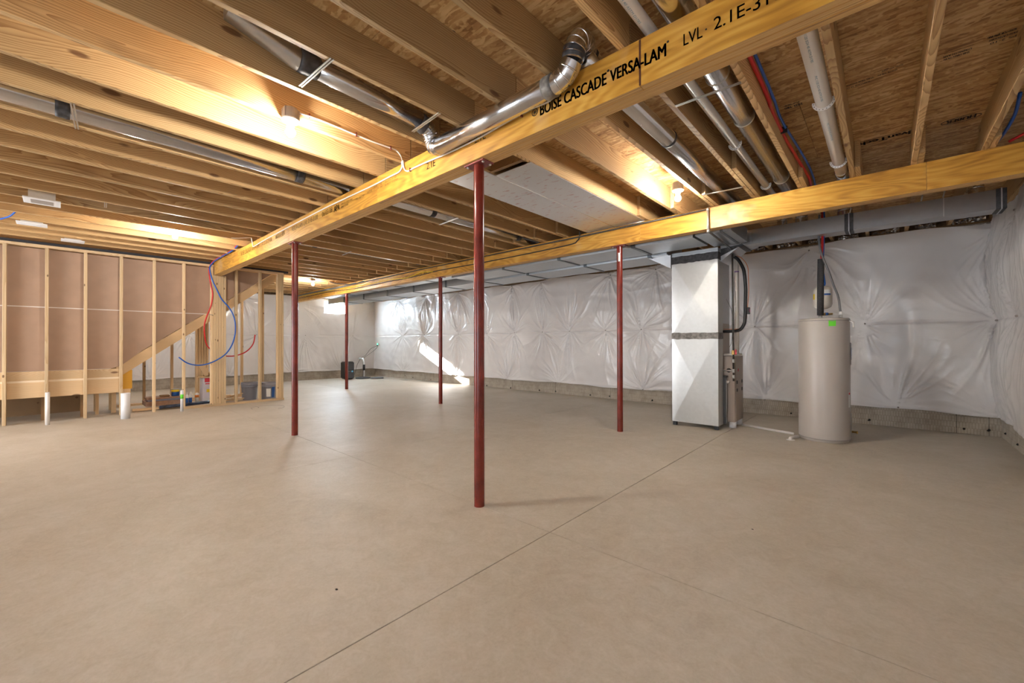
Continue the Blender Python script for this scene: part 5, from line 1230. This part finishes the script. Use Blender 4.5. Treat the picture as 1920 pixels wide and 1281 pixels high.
for y in (6.37, 6.61): lathe('caster', [(.02, -.01), (.02, .01)], black_mat, dh, (-13.2, y, .02), seg=12, axis='Y')
sm = thing('sump_pit', 'dark round sump lid with white discharge pipe in the far corner', 'sump', (-13.2, 7.05, 0))
lathe('pit_lid', [(.26, 0), (.26, .03), (.24, .04), (0, .045)], furn_dark, sm, (-13.15, 7.0, 0), seg=40)
lathe('pit_lid', [(.22, 0), (.22, .03), (.20, .04), (0, .045)], greyconduit, sm, (-12.78, 7.28, 0), seg=40)
tube('discharge_pipe', [(-13.35, 7.12, .04), (-13.35, 7.12, .60), (-13.42, 7.12, .66), (-13.62, 7.11, .67)], .03, pvc_white, sm, seg=16)
tube('check_valve', [(-13.35, 7.12, .26), (-13.35, 7.12, .46)], .042, black_mat, sm, seg=16)
q = thing('power_cord', 'thin black cords from the wall outlet down to the sump pipe', 'cord', (-13.7, 7.5, .5))
ox = -13.62
tube('cord', [(ox, 7.79, 1.11), (ox, 7.75, 1.02), (-13.55, 7.5, .86), (-13.5, 7.25, .72), (-13.40, 7.14, .66), (-13.33, 7.08, .5), (-13.3, 7.06, .2), (-13.28, 7.04, .05)], .006, black_mat, q, sp=4, seg=6)
tube('cord', [(ox - .05, 7.79, 1.10), (-13.75, 7.6, 1.0), (-13.72, 7.45, .85), (-13.62, 7.3, .75), (-13.55, 7.12, .68), (-13.5, 6.95, .45), (-13.35, 6.8, .2), (-13.25, 6.68, .10)], .006, black_mat, q, sp=4, seg=6)
q = thing('wall_outlet', 'small outlet with a glowing green light near the far corner', 'outlet', (ox, 7.80, 1.14))
box('plate', ox - .035, ox + .035, 7.795, 7.815, 1.09, 1.18, ventwhite, q); lathe('lamp', [(.03, 0), (.03, .012)], led_mat, q, (ox, 7.794, 1.165), seg=14, axis='Y'); box('plug', ox - .02, ox + .02, 7.765, 7.794, 1.095, 1.135, black_mat, q)

# marks on the slab
q = tube('scribed_ring', [(-8.47 + .30 * math.cos(a) * (1 + .1 * math.sin(2 * a)), 2.62 + .26 * math.sin(a), .0015) for a in [i * .3 for i in range(1, 17)]], .004, boxgrey, fl, seg=4) 
for x, y, r in ((-.28, 1.38, .007), (-.62, 2.95, .005), (-1.95, .9, .006), (-8.6, 2.5, .012)):
    bm = bmesh.new(); bmesh.ops.create_icosphere(bm, subdivisions=1, radius=r)
    for v in bm.verts: v.co = Vector((v.co.x * 1.6, v.co.y, v.co.z * .3))
    put('debris', mesh_of(bm, 'deb'), dark_mat, fl, (x, y, .001))
